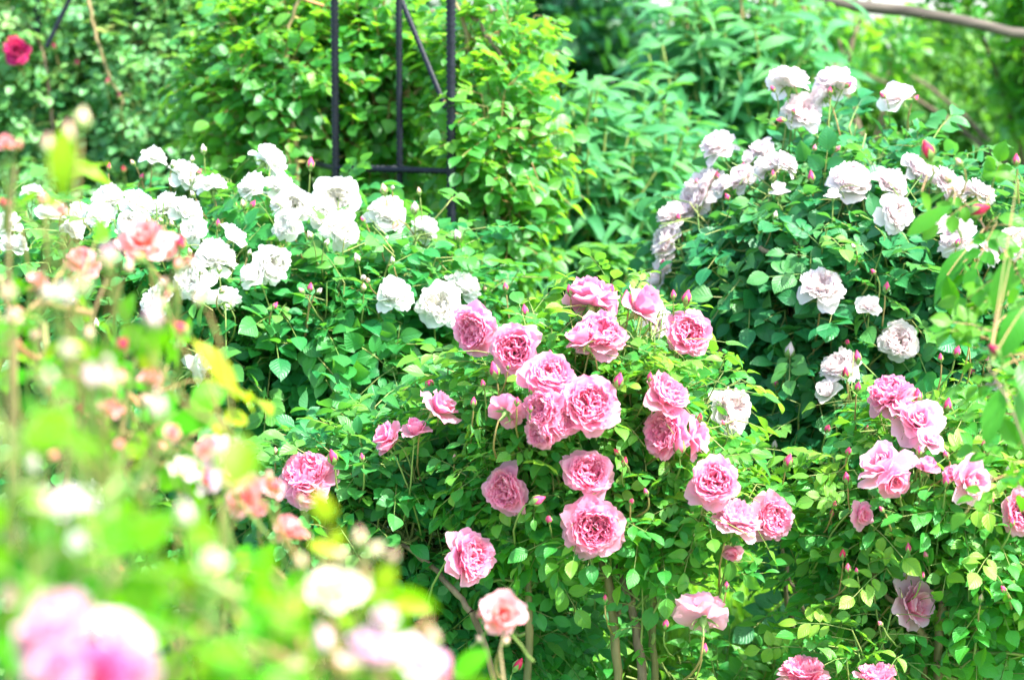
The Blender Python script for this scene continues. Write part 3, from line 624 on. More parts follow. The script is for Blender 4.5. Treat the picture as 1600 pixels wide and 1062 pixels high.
    s.flowers([(671, 600, 24), (520, 716, 28), (740, 630, 16), (430, 705, 14, 'U', 'bud', 'peach'), (418, 712, 12, 'U', 'bud', 'peach'), (565, 716, 14)], 'hot') if False else \
        s.flowers([(671, 600, 22, 'U', 'bud'), (520, 716, 26, 'U', 'bud'), (566, 716, 14, 'U', 'bud'), (430, 706, 15, 'U', 'bud', 'peach'), (710, 716, 12, 'U', 'bud', 'peach'), (700, 560, 12, 'U', 'bud'), (830, 830, 0.1, 'U', 'bud')][:6], 'hot', pro=.08, stem=.09)
    s.done()
pink_bush()

# ------------------------------------------------------------------ 4 lower right pink bush
def lower_pink():
    b = P_('rose_bush', gnd(1450, 4.0), 'open rose bush with loose pink blooms and several forked stems near the frame edge', 'rose bush', 'rosel',
           [(1440, 760, 4.05, 150, 110, .2), (1540, 850, 4.05, 130, 140, .2), (1370, 860, 4.1, 110, 100, .18, .9), (1340, 1010, 4.0, 100, 70, .15, .6), (1570, 700, 4.1, 70, 100, .14), (1520, 960, 4.1, 120, 80, .16, .6), (1400, 650, 4.1, 60, 60, .12, .6)], .030)
    b.cane([gnd(1458, 3.95), at(1462, 1010, 3.93), at(1472, 940, 3.95)], .010, .009, 'cane'); b.cane([at(1472, 940, 3.95), at(1500, 900, 3.97), at(1520, 870, 4.0)], .008, .006, 'cane'); b.cane([at(1520, 870, 4.0), at(1510, 820, 4.0), at(1505, 740, 4.05)], .009, .004, 'bark')
    b.cane([gnd(1450, 4.0), at(1450, 1010, 3.95), at(1440, 990, 3.95)], .008, .007, 'cane'); b.cane([at(1440, 990, 3.95), at(1415, 965, 3.95), at(1370, 910, 3.97)], .007, .005, 'cane'); b.cane([at(1370, 910, 3.97), at(1365, 870, 3.98), at(1350, 800, 4.0)], .006, .004, 'cane')
    b.cane([at(1470, 960, 3.95), at(1470, 860, 3.97), at(1445, 760, 4.05)], .008, .004, 'bark'); b.cane([gnd(1395, 4.2), at(1362, 900, 4.1), at(1350, 830, 4.1)], .005, .004, 'cane')
    b.fill(270, .035, L=(.09, .17), nl=5, yng=.3, tipy=.8, join=.6, wide=.64); b.fill(60, .03, L=(.08, .14), nl=4, yng=.1, rin=(.05, .45), join=.7)
    F = [(1392, 618, 78, 'UL', 'dome'), (1435, 658, 88, 'FU', 'open', 'pale'), (1380, 728, 92, 'UL', 'open', 'pale'), (1395, 750, 60, 'FD', 'open'), (1447, 732, 44, 'U', 'cup'), (1515, 752, 78, 'FR', 'open', 'pale'), (1455, 690, 50, 'UR', 'open', 'pale'), (1408, 640, 50, 'UR', 'open', 'pale'), (1598, 800, 76, 'F'), (1425, 945, 90, 'FR', 'open', 'pale'), (1255, 1052, 82, 'U', 'dome'), (1370, 1058, 72, 'U', 'dome'), (1345, 802, 46, 'FR', 'open'),
         (1490, 740, 40, 'UL', 'open')]
    b.flowers(F, 'pink', pro=.05, stem=.15)
    Bd = [(1434, 620, 24), (1480, 635, 24), (1231, 722, 24), (1323, 748, 20), (1317, 867, 18, 'U', 'bud', 'red'), (1495, 550, 20), (1517, 522, 22), (1507, 520, 18, 'UL'), (1340, 605, 18), (1436, 706, 16), (1478, 752, 20), (1300, 803, 15), (1574, 735, 14, 'U', 'bud', 'blush'), (1533, 935, 14, 'U', 'bud', 'peach'), (1470, 560, 14)]
    b.flowers([(x[0], x[1], x[2], x[3] if len(x) > 3 else 'U', 'bud', x[5] if len(x) > 5 else 'hot') for x in Bd], 'hot', pro=.06, stem=.09)
    b.fill(24, .030, L=(.15, .25), nl=5, yng=.5, tipy=1, rin=(1.0, 1.4), upd=1.0, front=.4, wide=.6)
    b.extra_buds(14, ['hot', 'pink', 'hot'], (1290, 600, 1600, 980))
    b.done()
lower_pink()

# ------------------------------------------------------------------ 5 near right: big lime leaves and red buds
def red_buds():
    b = P_('rose_bush', gnd(1640, 3.35), 'near rose bush leaning in with large lime green leaves and tight red buds', 'rose bush', 'near',
           [(1585, 430, 3.35, 70, 90, .12), (1600, 640, 2.9, 50, 60, .10)], .0)
    B = b.base
    b.cane([B, at(1680, 700, 3.35), at(1610, 560, 3.35)], .004, .003, 'bark'); b.cane([at(1610, 560, 3.35), at(1590, 420, 3.35), at(1530, 345, 3.35)], .0024, .0016, 'bark', wob=.002); b.cane([at(1530, 345, 3.35), at(1490, 290, 3.35), at(1455, 265, 3.35)], .0016, .0011, 'bark', wob=.001)
    b.cane([at(1620, 760, 2.9), at(1590, 640, 2.9), at(1545, 575, 2.9)], .002, .0013, 'bark', wob=.001)
    L = b.lv
    for (x0, y0, x1, y1, w, nx, nz, yg) in ((1500, 330, 1590, 300, 30, -.2, 1, .3), (1490, 320, 1400, 370, 40, 0, .9, .25), (1510, 390, 1440, 480, 44, -.6, .3, .1), (1505, 410, 1560, 500, 44, .5, .3, .15), (1530, 370, 1610, 380, 40, .2, .8, .3), (1480, 430, 1495, 520, 38, -.4, .2, .1),
            (1580, 400, 1540, 500, 46, -.3, .4, .2), (1600, 480, 1560, 570, 60, -.2, .25, .05), (1570, 600, 1525, 710, 52, -.5, .2, .1), (1590, 610, 1620, 720, 50, .2, .4, .2), (1545, 560, 1600, 590, 40, .1, .9, .3), (1560, 340, 1620, 350, 36, .1, .8, .35), (1480, 300, 1430, 330, 22, -.1, .9, .5),
            (1550, 460, 1500, 440, 34, -.2, .6, .5), (1600, 560, 1620, 650, 60, .1, .3, .1), (1590, 280, 1530, 260, 24, .1, .9, .6), (1520, 300, 1580, 340, 30, .2, .7, .5), (1440, 300, 1470, 350, 24, .2, .7, .7), (1590, 700, 1560, 640, 40, -.2, .5, .2)):
        d = 3.3+R.uniform(-.1, .06) if x0 < 1570 else 3.0; p = at(x0, y0, d); q = at(x1, y1, d+R.uniform(-.05, .03)); kn = b.near(p); b.tw.add(bez(kn, (kn+p)/2+Vector((0, 0, .008)), p, 5), .0011, .0007, 4); L.add(p, q-p, Vector((nx, -.8, nz)), (q-p).length*.86, w*.72*KPX*d, R.uniform(.1, .4), R.uniform(.1, .6), yg*.5, R.random())
    for k in range(46): 
        p = at(R.uniform(1530, 1640), R.uniform(300, 760), R.uniform(3.15, 3.4)); kn = b.near(p); b.tw.add(bez(kn, (kn+p)/2+Vector((0, 0, .01)), p, 5), .0011, .0007, 4); compound(L, b.tw, p, Vector((R.uniform(-1, .4), R.uniform(-.5, .5), R.uniform(-.4, .5))).normalized(), (UP+rv()*.6-Vector((0, .5, 0))).normalized(), .032, R.uniform(0, .35), 5)
    b.flowers([(1450, 238, 36, 'UL', 'bud', 'red', dict(d=3.35)), (1525, 330, 36, 'R', 'bud', 'red', dict(d=3.35)), (1500, 255, 16, 'UL', 'bud', 'peach', dict(d=3.35)), (1482, 280, 18, 'UL', 'bud', 'peach', dict(d=3.35)), (1588, 252, 18, 'U', 'bud', 'hot', dict(d=3.4)), (1555, 548, 26, 'UL', 'bud', 'crimson', dict(d=2.9))], 'red', stem=.05)
    b.done('rtwig')
red_buds()

# ------------------------------------------------------------------ 6 foreground bushes, far out of focus
def fore():
    b = P_('rose_bush', gnd(180, 2.6), 'rose bush close by with coral pink blooms on long reddish stems', 'rose bush', 'fore',
           [(200, 620, 2.6, 110, 160, .12), (330, 830, 2.6, 110, 100, .12), (60, 420, 2.6, 90, 130, .12), (180, 800, 2.6, 160, 200, .14)], 0)
    B = b.base
    b.cane([B, at(150, 900, 2.6), at(205, 560, 2.6)], .007, .004, 'cane'); b.cane([at(205, 560, 2.6), at(245, 500, 2.55), at(275, 410, 2.5)], .0035, .0022, 'cane', wob=.001); b.cane([B, at(60, 800, 2.6), at(165, 430, 2.6)], .005, .002, 'cane')
    b.cane([B+Vector((.1, 0, 0)), at(330, 1000, 2.6), at(355, 760, 2.55)], .006, .003, 'cane'); b.cane([B+Vector((-.15, 0, 0)), at(20, 700, 2.5), at(18, 260, 2.4)], .006, .003, 'cane')
    b.fill(24, .036, L=(.06, .11), nl=3, yng=.2, tipy=1, join=.4, ln=(3, 5))
    b.flowers([(225, 378, 90, 'FU', 'open', 'coral', dict(d=2.85)), (262, 385, 46, 'R', 'cup', 'coral', dict(d=2.85)), (283, 381, 28, 'U', 'bud', 'red', dict(d=2.85)), (60, 440, 40, 'UR', 'cup', 'coral', dict(d=2.5)), (262, 455, 24, 'D', 'bud', 'coral', dict(d=2.6)), (235, 590, 40, 'F', 'cup', 'coral', dict(d=2.5)), (320, 700, 46, 'UL', 'open', 'coral', dict(d=2.4)), (395, 790, 50, 'R', 'cup', 'coral', dict(d=2.6)), (20, 500, 40, 'U', 'cup', 'peach', dict(d=2.2)), (425, 760, 44, 'UR', 'open', 'coral', dict(d=2.6)), (465, 835, 40, 'U', 'open', 'coral', dict(d=2.6)), (330, 760, 44, 'UL', 'cup', 'lilac', dict(d=2.3)), (170, 640, 40, 'UR', 'cup', 'coral', dict(d=2.3)), (95, 330, 30, 'U', 'cup', 'coral', dict(d=2.4)), (125, 411, 54, 'FU', 'cup', 'coral', dict(d=2.85)), (140, 420, 34, 'FR', 'open', 'coral', dict(d=2.85)), (172, 418, 26, 'U', 'bud', 'coral', dict(d=2.85)),
               (10, 226, 34, 'U', 'cup', 'coral', dict(d=2.4)), (-10, 230, 30, 'U', 'bud', 'red', dict(d=2.4)), (28, 228, 22, 'UR', 'bud', 'coral', dict(d=2.4)), (382, 775, 74, 'FL', 'open', 'coral', dict(d=2.5)), (352, 712, 84, 'U', 'dome', 'lilac', dict(d=2.45)), (365, 745, 50, 'F', 'open', 'coral', dict(d=2.4)),
               (452, 830, 56, 'UL', 'cup', 'coral', dict(d=2.6)), (432, 765, 20, 'U', 'bud', 'red', dict(d=2.5)), (288, 735, 56, 'U', 'open', 'cream', dict(d=2.3)), (235, 595, 34, 'UR', 'bud', 'coral', dict(d=2.4)), (193, 592, 34, 'U', 'bud', 'coral', dict(d=2.3)), (266, 676, 34, 'R', 'cup', 'coral', dict(d=2.3)),
               (420, 745, 20, 'U', 'bud', 'peach', dict(d=2.5)), (470, 780, 18, 'U', 'bud', 'peach', dict(d=2.5)), (190, 890, 16, 'U', 'bud', 'red', dict(d=2.8)), (255, 700, 26, 'U', 'bud', 'coral', dict(d=2.4))], 'coral', stem=.10)
    for k in range(24):
        x = R.uniform(-10, 330); y = R.uniform(300, 720) + max(0, x-150)*.5
        b.flower(x, y, R.uniform(20, 32), R.choice(['U', 'UL', 'UR']), R.choice(['coral', 'coral', 'red', 'peach']), 'bud', d=R.uniform(2.2, 2.7), stem=.14)
    L = b.lv
    for (x0, y0, x1, y1, d, w, nx, nz, yg) in ((300, 530, 385, 610, 2.3, 34, .3, .8, 1.0), (270, 520, 268, 610, 2.25, 62, -.2, .3, 0), (215, 625, 335, 645, 2.1, 56, 0, .5, .25), (245, 540, 220, 580, 2.3, 36, .2, .4, 1.0), (110, 250, 190, 290, 2.7, 22, 0, 1, .3), (60, 300, 10, 330, 2.7, 22, 0, 1, .3),
            (35, 325, 110, 330, 2.1, 26, 0, 1, 1.0), (170, 255, 100, 270, 2.8, 18, 0, 1, .3), (100, 330, 60, 300, 2.7, 22, 0, 1, .3), (320, 690, 270, 740, 2.3, 40, 0, .5, 1.0), (390, 860, 350, 900, 2.4, 30, 0, .5, 1.0), (440, 780, 420, 860, 2.3, 30, .1, .4, .9), (480, 850, 540, 860, 2.1, 24, 0, .8, .8)):
        p = at(x0, y0, d); q = at(x1, y1, d); L.add(p, q-p, Vector((nx, -.8, nz)), (q-p).length, w*KPX*d, .25, .4, yg, R.random())
    b.done('rtwig')

    n = P_('rose_bush', gnd(60, 1.6), 'lime green rose bush nearest of all, with peach buds and large pale pink blooms', 'rose bush', 'fore',
           [(40, 600, 1.75, 110, 110, .10), (110, 780, 1.6, 180, 130, .12), (90, 960, 1.45, 200, 110, .10), (330, 920, 1.6, 120, 110, .10), (20, 680, 1.5, 70, 130, .08)], 0)
    B = n.base
    for (x, y, d) in ((110, 620, 1.7), (60, 420, 1.8), (200, 700, 1.6), (330, 820, 1.6), (10, 500, 1.6)): n.cane([B, at(x*.7, 900, d), at(x, y, d)], .004, .002, 'cane')
    n.fill(20, .036, L=(.05, .08), nl=3, yng=.1, tipy=.8, join=.2, front=0, ln=(3, 3, 5))
    for k in range(17):    # peach and pale green young shoots standing up
        x = R.choice([R.gauss(90, 80), R.gauss(150, 60)]); y = R.uniform(380, 760); d = R.uniform(1.5, 1.9)
        n.flower(x, y, R.uniform(28, 46), 'U', R.choice(['peach', 'cream', 'peach', 'lilac', 'blush']), 'bud', d=d, stem=.08)
    n.flowers([(85, 985, 145, 'UL', 'dome', 'pale', dict(d=1.4)), (190, 1000, 115, 'UR', 'open', 'lilac', dict(d=1.45)), (150, 1065, 130, 'F', 'open', 'hot', dict(d=1.35)), (95, 1040, 90, 'F', 'open', 'pink', dict(d=1.33)), (215, 1050, 70, 'F', 'open', 'pink', dict(d=1.38)), (110, 785, 72, 'U', 'open', 'blush', dict(d=1.5)), (65, 790, 56, 'U', 'cup', 'cream', dict(d=1.5)), (290, 810, 44, 'U', 'bud', 'blush', dict(d=1.5)), (115, 845, 50, 'R', 'cup', 'white', dict(d=1.5)),
               (332, 880, 52, 'U', 'cup', 'cream', dict(d=1.5)), (230, 760, 32, 'U', 'bud', 'peach', dict(d=1.6)), (100, 460, 36, 'U', 'cup', 'blush', dict(d=1.7)), (110, 550, 36, 'U', 'cup', 'cream', dict(d=1.6)), (170, 600, 46, 'U', 'bud', 'cream', dict(d=1.6)), (15, 930, 40, 'UR', 'cup', 'peach', dict(d=1.5)), (60, 1040, 60, 'L', 'open', 'blush', dict(d=1.4)), (105, 215, 40, (0, 0, 1), 'bud', 'peach', dict(d=1.9, stem=.2)), (128, 190, 40, (0, 0, 1), 'bud', 'cream', dict(d=1.9, stem=.2)), (75, 230, 34, (0, 0, 1), 'bud', 'peach', dict(d=1.85, stem=.2))], 'lilac', stem=.08)
    L = n.lv
    for (x0, y0, x1, y1, d, w, yg) in ((100, 200, 95, 320, 1.8, 44, .5), (130, 150, 128, 260, 1.85, 30, .8), (0, 620, 70, 720, 1.5, 80, .1), (40, 700, 110, 640, 1.5, 70, .25), (60, 860, 10, 760, 1.5, 80, 0), (170, 900, 150, 800, 1.5, 76, .1), (230, 640, 210, 760, 1.5, 60, .2), (240, 770, 270, 880, 1.5, 60, .1), (130, 860, 200, 940, 1.4, 80, .3), (15, 880, 40, 1000, 1.4, 80, .2)):
        p = at(x0, y0, d); q = at(x1, y1, d); L.add(p, q-p, Vector((R.uniform(-.3, .3), -.8, .5)), (q-p).length, w*KPX*d, .25, .3, yg, R.random())
    n.done('twig')

    c = P_('rose_bush', gnd(520, 1.7), 'near rose bush at the bottom with a cream bloom and lilac pink blooms', 'rose bush', 'fore',
           [(440, 960, 1.7, 130, 90, .12), (600, 990, 1.7, 120, 60, .10), (560, 890, 1.8, 60, 50, .07)], 0)
    B = c.base
    for (x, y, d) in ((525, 950, 1.7), (560, 870, 1.8), (640, 990, 1.75), (430, 900, 1.7)): c.cane([B, at(520, 1080, d), at(x, y, d)], .004, .002, 'cane')
    c.cane([B+Vector((.2, .3, 0)), at(780, 1120, 2.85), at(786, 985, 2.9)], .0025, .0018, 'cane')
    c.fill(14, .032, L=(.04, .07), nl=3, yng=.2, tipy=1, join=.2, front=0, ln=(3, 3, 5))
    c.flowers([(525, 920, 96, 'U', 'open', 'cream', dict(d=1.75)), (505, 1005, 56, 'U', 'bud', 'lilac', dict(d=1.6)), (585, 1020, 110, 'U', 'open', 'lilac', dict(d=1.6)), (650, 1035, 90, 'UR', 'open', 'lilac', dict(d=1.6)), (690, 1050, 40, 'R', 'open', 'pink', dict(d=1.7)), (460, 1050, 50, 'L', 'open', 'cream', dict(d=1.6)), (600, 965, 44, 'U', 'cup', 'lilac', dict(d=1.6)),
               (560, 845, 34, 'U', 'bud', 'peach', dict(d=1.8)), (585, 860, 34, 'UR', 'bud', 'cream', dict(d=1.8)), (612, 870, 30, 'UR', 'bud', 'peach', dict(d=1.8)), (675, 1000, 40, 'U', 'bud', 'peach', dict(d=1.8)), (535, 870, 30, 'UL', 'bud', 'peach', dict(d=1.8)), (640, 995, 26, 'U', 'bud', 'cream', dict(d=1.8)),
               (785, 962, 72, 'FR', 'open', 'coral', dict(d=2.9)), (762, 958, 40, 'L', 'cup', 'coral', dict(d=2.9)), (790, 1002, 20, 'UR', 'bud', 'peach', dict(d=2.9)), (750, 1000, 18, 'UL', 'bud', 'peach', dict(d=2.9)), (470, 880, 30, 'U', 'bud', 'peach', dict(d=1.8)), (690, 1030, 36, 'R', 'cup', 'pink', dict(d=2.0))], 'lilac', stem=.08)
    L = c.lv
    for (x0, y0, x1, y1, d, w, yg) in ((605, 945, 680, 948, 2.1, 28, .6), (575, 900, 550, 830, 1.8, 26, .8), (600, 990, 640, 950, 1.8, 34, .3), (420, 850, 410, 960, 1.8, 40, .3), (470, 1000, 440, 920, 1.7, 50, .2), (710, 1060, 760, 1010, 2.2, 40, 0), (420, 900, 480, 980, 1.7, 50, .1), (610, 870, 590, 960, 1.8, 34, .6)):
        p = at(x0, y0, d); q = at(x1, y1, d); L.add(p, q-p, Vector((R.uniform(-.3, .3), -.7, .7)), (q-p).length, w*KPX*d, .25, .3, yg, R.random())
    c.done('rtwig')
fore()

# ------------------------------------------------------------------ 7 iron rose arches and climbers
def ribbed(t, pts, r, pitch=.012):
    pts = [Vector(p) for p in pts]; L = sum((pts[i+1]-pts[i]).length for i in range(len(pts)-1)); n = int(L/pitch*2)
    out = []; rad = []; seg = 0; acc = 0
    for k in range(n+1):
        s = L*k/n
        while seg < len(pts)-2 and s > acc+(pts[seg+1]-pts[seg]).length: acc += (pts[seg+1]-pts[seg]).length; seg += 1
        l = (pts[seg+1]-pts[seg]).length; f = min(1, (s-acc)/l); out.append(pts[seg].lerp(pts[seg+1], f)); rad.append(r*1.05 if k % 2 else r*.72)
    t.add(out, r, r, 8, radii=rad)
def arch(name, label, posts, bars, diags, base):
    rt = root(name, base, label, 'trellis', 'black iron rose arches')
    for nm, lst in (('post', posts), ('crossbar', bars), ('brace', diags)):
        for pts, r in lst:
            t = Tubes(); ribbed(t, pts, r); t.build(nm, SM['iron'], rt, base)
def vert(px, d, ztop): q = at(px, 531, d); return [Vector((q.x, q.y, 0)), Vector((q.x, q.y, ztop))]
b0 = gnd(620, 5.35)
pl, pm, pr, pb = vert(527, 5.3, 2.5), vert(626, 5.32, 2.5), vert(706, 5.15, 2.5), vert(450, 5.9, 2.5)
def onp(v, z): return Vector((v[0].x, v[0].y, z))
zb = at(527, 262, 5.3).z
arch('garden_arch', 'black ribbed iron rose arch with diagonal braces behind the white roses', [(pl, .0095), (pm, .0080), (pr, .0110), (pb, .007)],
     [([onp(pl, zb), onp(pr, zb)], .007), ([onp(pl, zb), onp(pm, zb)], .007), ([onp(pb, zb), onp(pl, zb)], .006), ([onp(pm, zb), onp(pr, zb)], .006), ([onp(pl, 2.48), onp(pr, 2.48)], .008), ([onp(pb, 2.48), onp(pm, 2.48)], .008)],
     [([at(622, -12, 5.3), at(697, 170, 5.16)], .007), ([at(622, -12, 5.3), at(640, -60, 5.3)], .007), ([at(575, -12, 5.6), at(550, 48, 5.6)], .006), ([at(515, 140, 5.6), at(472, 216, 5.7)], .006)], b0)
b1 = gnd(150, 6.6)
q1, q2, q3 = vert(70, 6.75, 2.5), vert(223, 6.72, 2.5), vert(445, 6.8, 2.5)
arch('garden_arch', 'slim dark iron arch almost hidden in the climbing rose with crimson blooms', [(q1, .012), (q2, .012), (q3, .010)], [([onp(q1, 2.4), onp(q2, 2.4)], .010), ([onp(q2, 2.4), onp(q3, 2.4)], .010), ([onp(q1, .9), onp(q2, .9)], .010)], [([at(118, -20, 6.5), at(72, 75, 6.5)], .008)], b1)

def climbers():
    b = P_('climbing_rose_plant', gnd(640, 5.6), 'climbing rose with backlit lime green leaves trained over the black iron arch', 'climbing rose', 'climb',
           [(600, 180, 5.75, 130, 160, .16, .8), (782, 240, 5.3, 66, 165, .18, 1.2), (770, 90, 5.4, 80, 110, .16), (430, 150, 5.7, 110, 170, .2, 1.1), (620, 200, 5.75, 60, 70, .1), (560, 40, 5.7, 100, 80, .12, .6), (450, 100, 5.6, 70, 60, .12), (700, 430, 5.6, 150, 70, .18, .7), (760, 360, 5.4, 70, 90, .14)], .0)
    g = b.base
    b.cane([gnd(730, 5.3), at(745, 350, 5.3), at(720, 230, 5.3)], .009, .007, 'cane'); b.cane([at(700, 165, 5.3), at(770, 100, 5.3), at(690, -40, 5.3)], .008, .006, 'cane'); b.cane([gnd(460, 5.5), at(470, 260, 5.5), at(455, 170, 5.5)], .009, .007, 'cane')
    b.cane([at(455, 170, 5.5), at(430, 60, 5.5), at(480, -30, 5.5)], .007, .005, 'cane'); b.cane([at(600, 190, 5.6), at(680, 110, 5.6), at(760, 70, 5.6)], .005, .004, 'cane')
    b.cane([at(735, 20, 5.3), at(770, 70, 5.25), at(790, 100, 5.25)], .006, .005, 'bark')
    b.fill(560, .037, L=(.10, .17), nl=5, yng=.16, tipy=.6, join=.15, upb=.7, wide=.78)
    b.flowers([(835, 165, 0.1, 'U', 'bud', 'hot')][:0], 'hot'); b.done('rtwig')
    c = P_('climbing_rose_plant', gnd(150, 6.8), 'climbing rose wall of small glossy pale leaves with one crimson bloom', 'climbing rose', 'gloss',
           [(60, 130, 6.9, 130, 190, .3), (260, 130, 6.8, 150, 200, .3, 1.2), (160, 330, 6.8, 220, 120, .3, .8), (350, 40, 6.9, 120, 120, .25), (400, 260, 6.7, 110, 120, .25, .8), (-60, 300, 6.8, 80, 120, .2, .6)], .0)
    b = c
    c.cane([gnd(100, 6.7), at(120, 300, 6.6), at(60, 60, 6.6)], .010, .006, 'bark'); c.cane([at(138, -20, 6.5), at(140, 60, 6.5), at(195, 165, 6.5)], .006, .005, 'cane'); c.cane([gnd(350, 6.7), at(385, 200, 6.5), at(340, 60, 6.5)], .009, .006, 'cane')
    c.fill(1150, .034, L=(.10, .20), nl=5, yng=.22, tipy=.5, join=.06, upb=.5, wide=.66)
    c.flowers([(28, 82, 46, 'F', 'open', 'crimson'), (22, 68, 30, 'U', 'cup', 'red'), (120, 101, 15, 'U', 'bud', 'crimson'), (168, 130, 15, 'U', 'bud', 'crimson'), (187, 152, 14, 'U', 'bud', 'crimson'), (193, 266, 12, 'U', 'bud', 'red'), (85, 75, 14, 'U', 'bud', 'crimson')], 'crimson', pro=.06, stem=.1, name=None)
    c.done('twig')
climbers()

# ------------------------------------------------------------------ 8 grey-green buddleia like shrubs
def buddleia():
    def shrub(base, label, blobs, n, size, seedlab=None, stems=()):
        p = P_('tall_shrub', base, label, 'shrub', 'bud', blobs); p.shape = 'lance'; p.rows = 8
        for s in stems: p.cane([base, (base+s)/2+Vector((R.uniform(-.1, .1), 0, .05)), s], .011, .005, 'cane')
        p.fill(n, size, L=(.34, .60), nl=8, yng=.10, tipy=.35, leaf='lance', wide=.17, droop=1.0, join=.25, upd=1.5, thick=.005, rin=(.35, .9), upb=.4)
        p.done('twig')
    shrub(gnd(960, 6.1), 'bushy shrub with long narrow grey green leaves behind the pink roses', [(960, 300, 6.1, 170, 150, .42), (900, 250, 6.0, 90, 120, .3), (1000, 420, 6.1, 150, 110, .34, .8), (860, 400, 6.1, 90, 110, .3, .7), (1060, 320, 6.2, 90, 150, .3)], 190, .18, stems=[at(900, 300, 6.0), at(1000, 250, 6.1), at(1060, 330, 6.1)])
    shrub(gnd(1130, 6.6), 'taller shrub with long arching leaves and upright stems reaching the top edge', [(1095, 100, 6.6, 100, 120, .35), (1180, 110, 6.6, 130, 170, .38), (1030, 170, 6.5, 60, 80, .3), (1150, 300, 6.6, 130, 110, .34, .6)], 140, .20, stems=[at(1072, 0, 6.4), at(1158, -20, 6.4), at(1140, 100, 6.5), at(1214, -20, 6.4)])
    m = P_('whorled_shrub', gnd(950, 5.7), 'small shrub with a whorl of narrow silvery leaves in front of the grey green shrub', 'shrub', 'bud', [(945, 400, 5.65, 40, 40, .08)]); m.shape = 'lance'; m.rows = 8
    m.cane([m.base, at(935, 500, 5.7), at(948, 410, 5.65)], .008, .005, 'cane')
    for k in range(46):
        a = k*2.4; p = at(948, 392+R.uniform(-8, 30), 5.64); d = Vector((math.cos(a), math.sin(a), R.uniform(-.1, .7))); m.lv.add(p, d, (UP+rv()*.2), R.uniform(.06, .10), .022, .3, .9, .5, R.random())
    m.done()
buddleia()

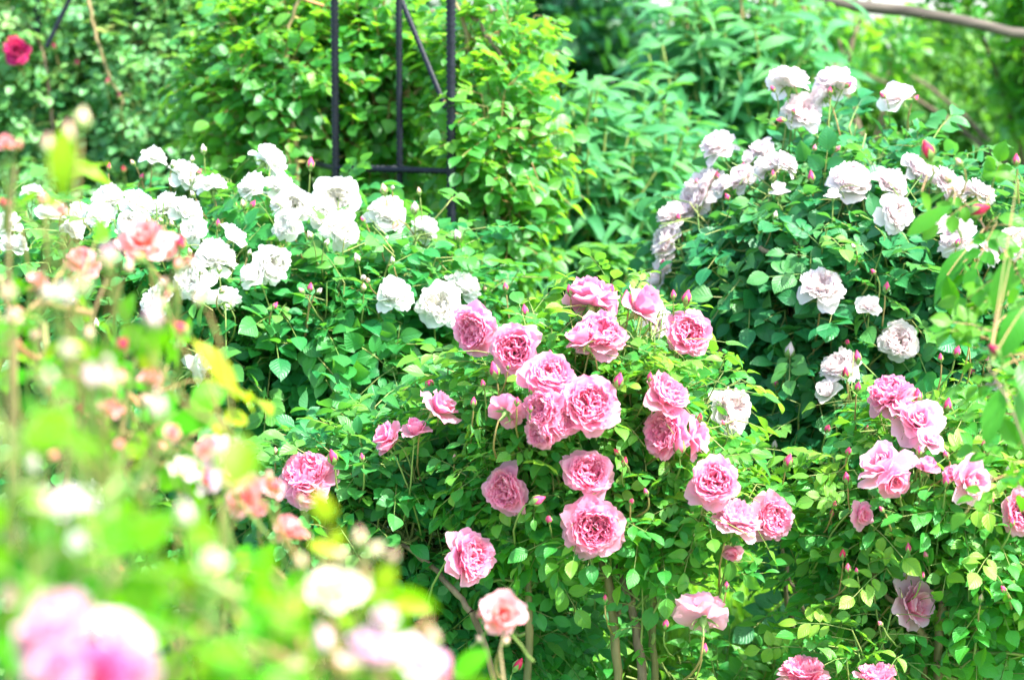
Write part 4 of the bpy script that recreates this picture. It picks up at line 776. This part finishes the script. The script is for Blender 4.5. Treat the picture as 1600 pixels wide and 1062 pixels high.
# ------------------------------------------------------------------ 9 background
def back():
    def tree(name, px, d, label, cat, lm, blobs, n, size, leaf='simple', wide=.55, rtr=.035, L=(.2, .4), nl=6, yng=.1, top=None, **kw):
        p = P_(name, gnd(px, d), label, cat, lm, blobs)
        tp = at(px, 60, d) if top is None else top
        p.cane([p.base, (p.base+tp)/2+Vector((.06, 0, 0)), tp], rtr, rtr*.5, 'trunk', name='trunk', sides=10)
        for bl in p.blobs[:5] if name != 'evergreen_shrub' else []:
            p.cane([p.base.lerp(tp, .55), p.base.lerp(tp, .8), bl[0]], rtr*.45, rtr*.15, 'trunk', name='limb')
        p.fill(n, size, L=L, nl=nl, yng=yng, leaf=leaf, wide=wide, join=0, twig=False, thick=.004, rin=(.25, .95), **kw)
        p.lv.build('crown', LM[lm], p.root, p.base, 'ovate', 5)
    tree('dark_tree', 880, 8.3, 'dark green tree of broad drooping leaves behind the arch, leaf colour darkened for shade', 'tree', 'dark', [(880, 40, 8.3, 140, 130, .5), (980, 120, 8.5, 150, 150, .5), (760, 160, 8.4, 160, 180, .5), (600, 60, 8.4, 170, 140, .4), (860, 300, 8.4, 260, 180, .4, .8)], 520, .085)
    tree('evergreen_shrub', 1450, 8.8, 'dense feathery evergreen shrub behind the tall blush rose bush', 'evergreen shrub', 'hedge', [(1470, 200, 8.8, 210, 130, .6), (1340, 260, 8.8, 150, 130, .5), (1560, 300, 8.8, 150, 180, .5), (1400, 140, 9.0, 130, 80, .4, .8), (1580, 170, 8.9, 90, 110, .4), (1470, 70, 9.0, 90, 60, .4, .55)], 2600, .050, wide=.42, L=(.12, .22), nl=7, yng=.25, top=at(1450, 200, 8.8))
    tree('leafy_tree', 1620, 7.6, 'leafy green tree hanging over the end of the log beam in the top corner', 'tree', 'climb', [(1590, 0, 7.3, 60, 50, .3), (1620, 110, 7.6, 70, 130, .3), (1480, -55, 7.6, 110, 40, .3), (1350, 75, 8.4, 90, 50, .3, .3), (1290, 90, 8.3, 80, 70, .3, .3)], 300, .055, yng=.12)
    tree('hedge_shrub', 480, 8.8, 'broad leafy shrub filling the gap behind both iron arches', 'shrub', 'hedge', [(100, 200, 8.9, 260, 260, .5), (420, 180, 8.8, 230, 260, .5), (680, 330, 8.8, 220, 200, .4), (250, 480, 8.9, 400, 200, .5, .7)], 900, .065, yng=.2, top=at(450, 200, 8.8))
    tree('small_tree', 1330, 7.4, 'thin bare stemmed little tree with reddish brown forked branches', 'small tree', 'climb', [(1290, 60, 7.5, 60, 60, .2), (1250, 30, 7.6, 60, 60, .2), (1400, 60, 7.5, 40, 60, .2, .6)], 60, .05, rtr=.014, yng=.15, top=at(1345, 200, 7.4))
    tree('hedge_shrub', 1150, 10.5, 'far leafy shrub glimpsed beyond the grass and the taller arching shrub', 'shrub', 'hedge', [(1100, 300, 10.5, 300, 180, .6), (1200, 480, 10.5, 350, 160, .5), (900, 420, 10.5, 300, 200, .5), (1500, 480, 10.5, 300, 200, .5), (1250, 120, 10.5, 120, 120, .5, .8)], 1000, .075, yng=.25, top=at(1150, 300, 10.5))
    tr = bpy.data.objects.get('small_tree')
    # the small tree's forked branches
    t = Tubes(); o = tr.location
    for pts, r in (([at(1345, 210, 7.4), at(1310, 120, 7.4), at(1270, 50, 7.4), at(1240, -20, 7.4)], .012), ([at(1318, 130, 7.4), at(1332, 60, 7.4), at(1360, 0, 7.4), at(1372, -30, 7.4)], .010), ([at(1372, 230, 7.6), at(1388, 130, 7.6), at(1402, 60, 7.6)], .006), ([at(1320, 100, 7.4), at(1310, 40, 7.4), at(1290, 0, 7.4)], .007)):
        t = Tubes(); t.add(wig(pts, .01), r, r*.5, 7, .1); t.build('limb', SM['trunk'], tr, o)
    # log rail
    rb = gnd(1600, 6.9); rt = root('log_pergola', rb, 'weathered grey log beam resting on two round posts at the back', 'pergola')
    def log(nm, a, b, r):
        t = Tubes(); pts = [a.lerp(b, i/14) for i in range(15)]; t.add([p+rv()*.008 for p in pts], r, r*.92, 12, .05); t.build(nm, SM['log'], rt, rb)
    A, Bq = at(1130, -26, 6.9), at(1700, 68, 6.9); log('beam', A, Bq, .017); log('post', gnd(1133, 6.9), at(1133, -22, 6.9), .04); log('post', Vector((Bq.x-.05, Bq.y, 0)), Bq-Vector((.05, 0, .01)), .05)
    # pale rendered garden wall far behind the evergreen, glimpsed through its gaps
back()

def under():
    for px, d, n, lab, bl in ((900, 4.7, 80, 'leafy green perennial under the pink rose canes', [(880, 1000, 4.7, 110, 90, .22), (940, 930, 4.8, 90, 60, .2)]),
                          (1120, 4.55, 24, 'bright leafy clump beside the pale back-turned pink rose', [(1100, 1040, 4.5, 110, 70, .2), (1180, 1000, 4.7, 60, 50, .15)]),
                          (760, 4.8, 110, 'shaded leafy perennial below the arching brown cane', [(760, 1030, 4.8, 140, 80, .25), (880, 880, 4.9, 100, 70, .2)]),
                          (1250, 4.4, 70, 'low leafy clump in front of the blush rose bush stems', [(1290, 1060, 4.4, 90, 50, .2)])):
        p = P_('leafy_plant', gnd(px, d), lab, 'perennial plant', 'rosel', bl); p.shape = 'lance'; p.rows = 7
        for k in range(7): p.cane([p.base+Vector((R.uniform(-.1, .1), R.uniform(-.05, .05), 0)), p.base+Vector((R.uniform(-.1, .1), 0, .2)), p.blobs[0][0]+Vector((R.uniform(-.15, .15), R.uniform(-.1, .1), 0))], .003, .002, 'twig', name='stem', sides=5)
        p.fill(n, .065, L=(.14, .26), nl=5, yng=.2, tipy=.4, leaf='lance', wide=.42, droop=.6, join=0, upd=1.0, thick=.002, rin=(.2, .9)); p.done()
under()
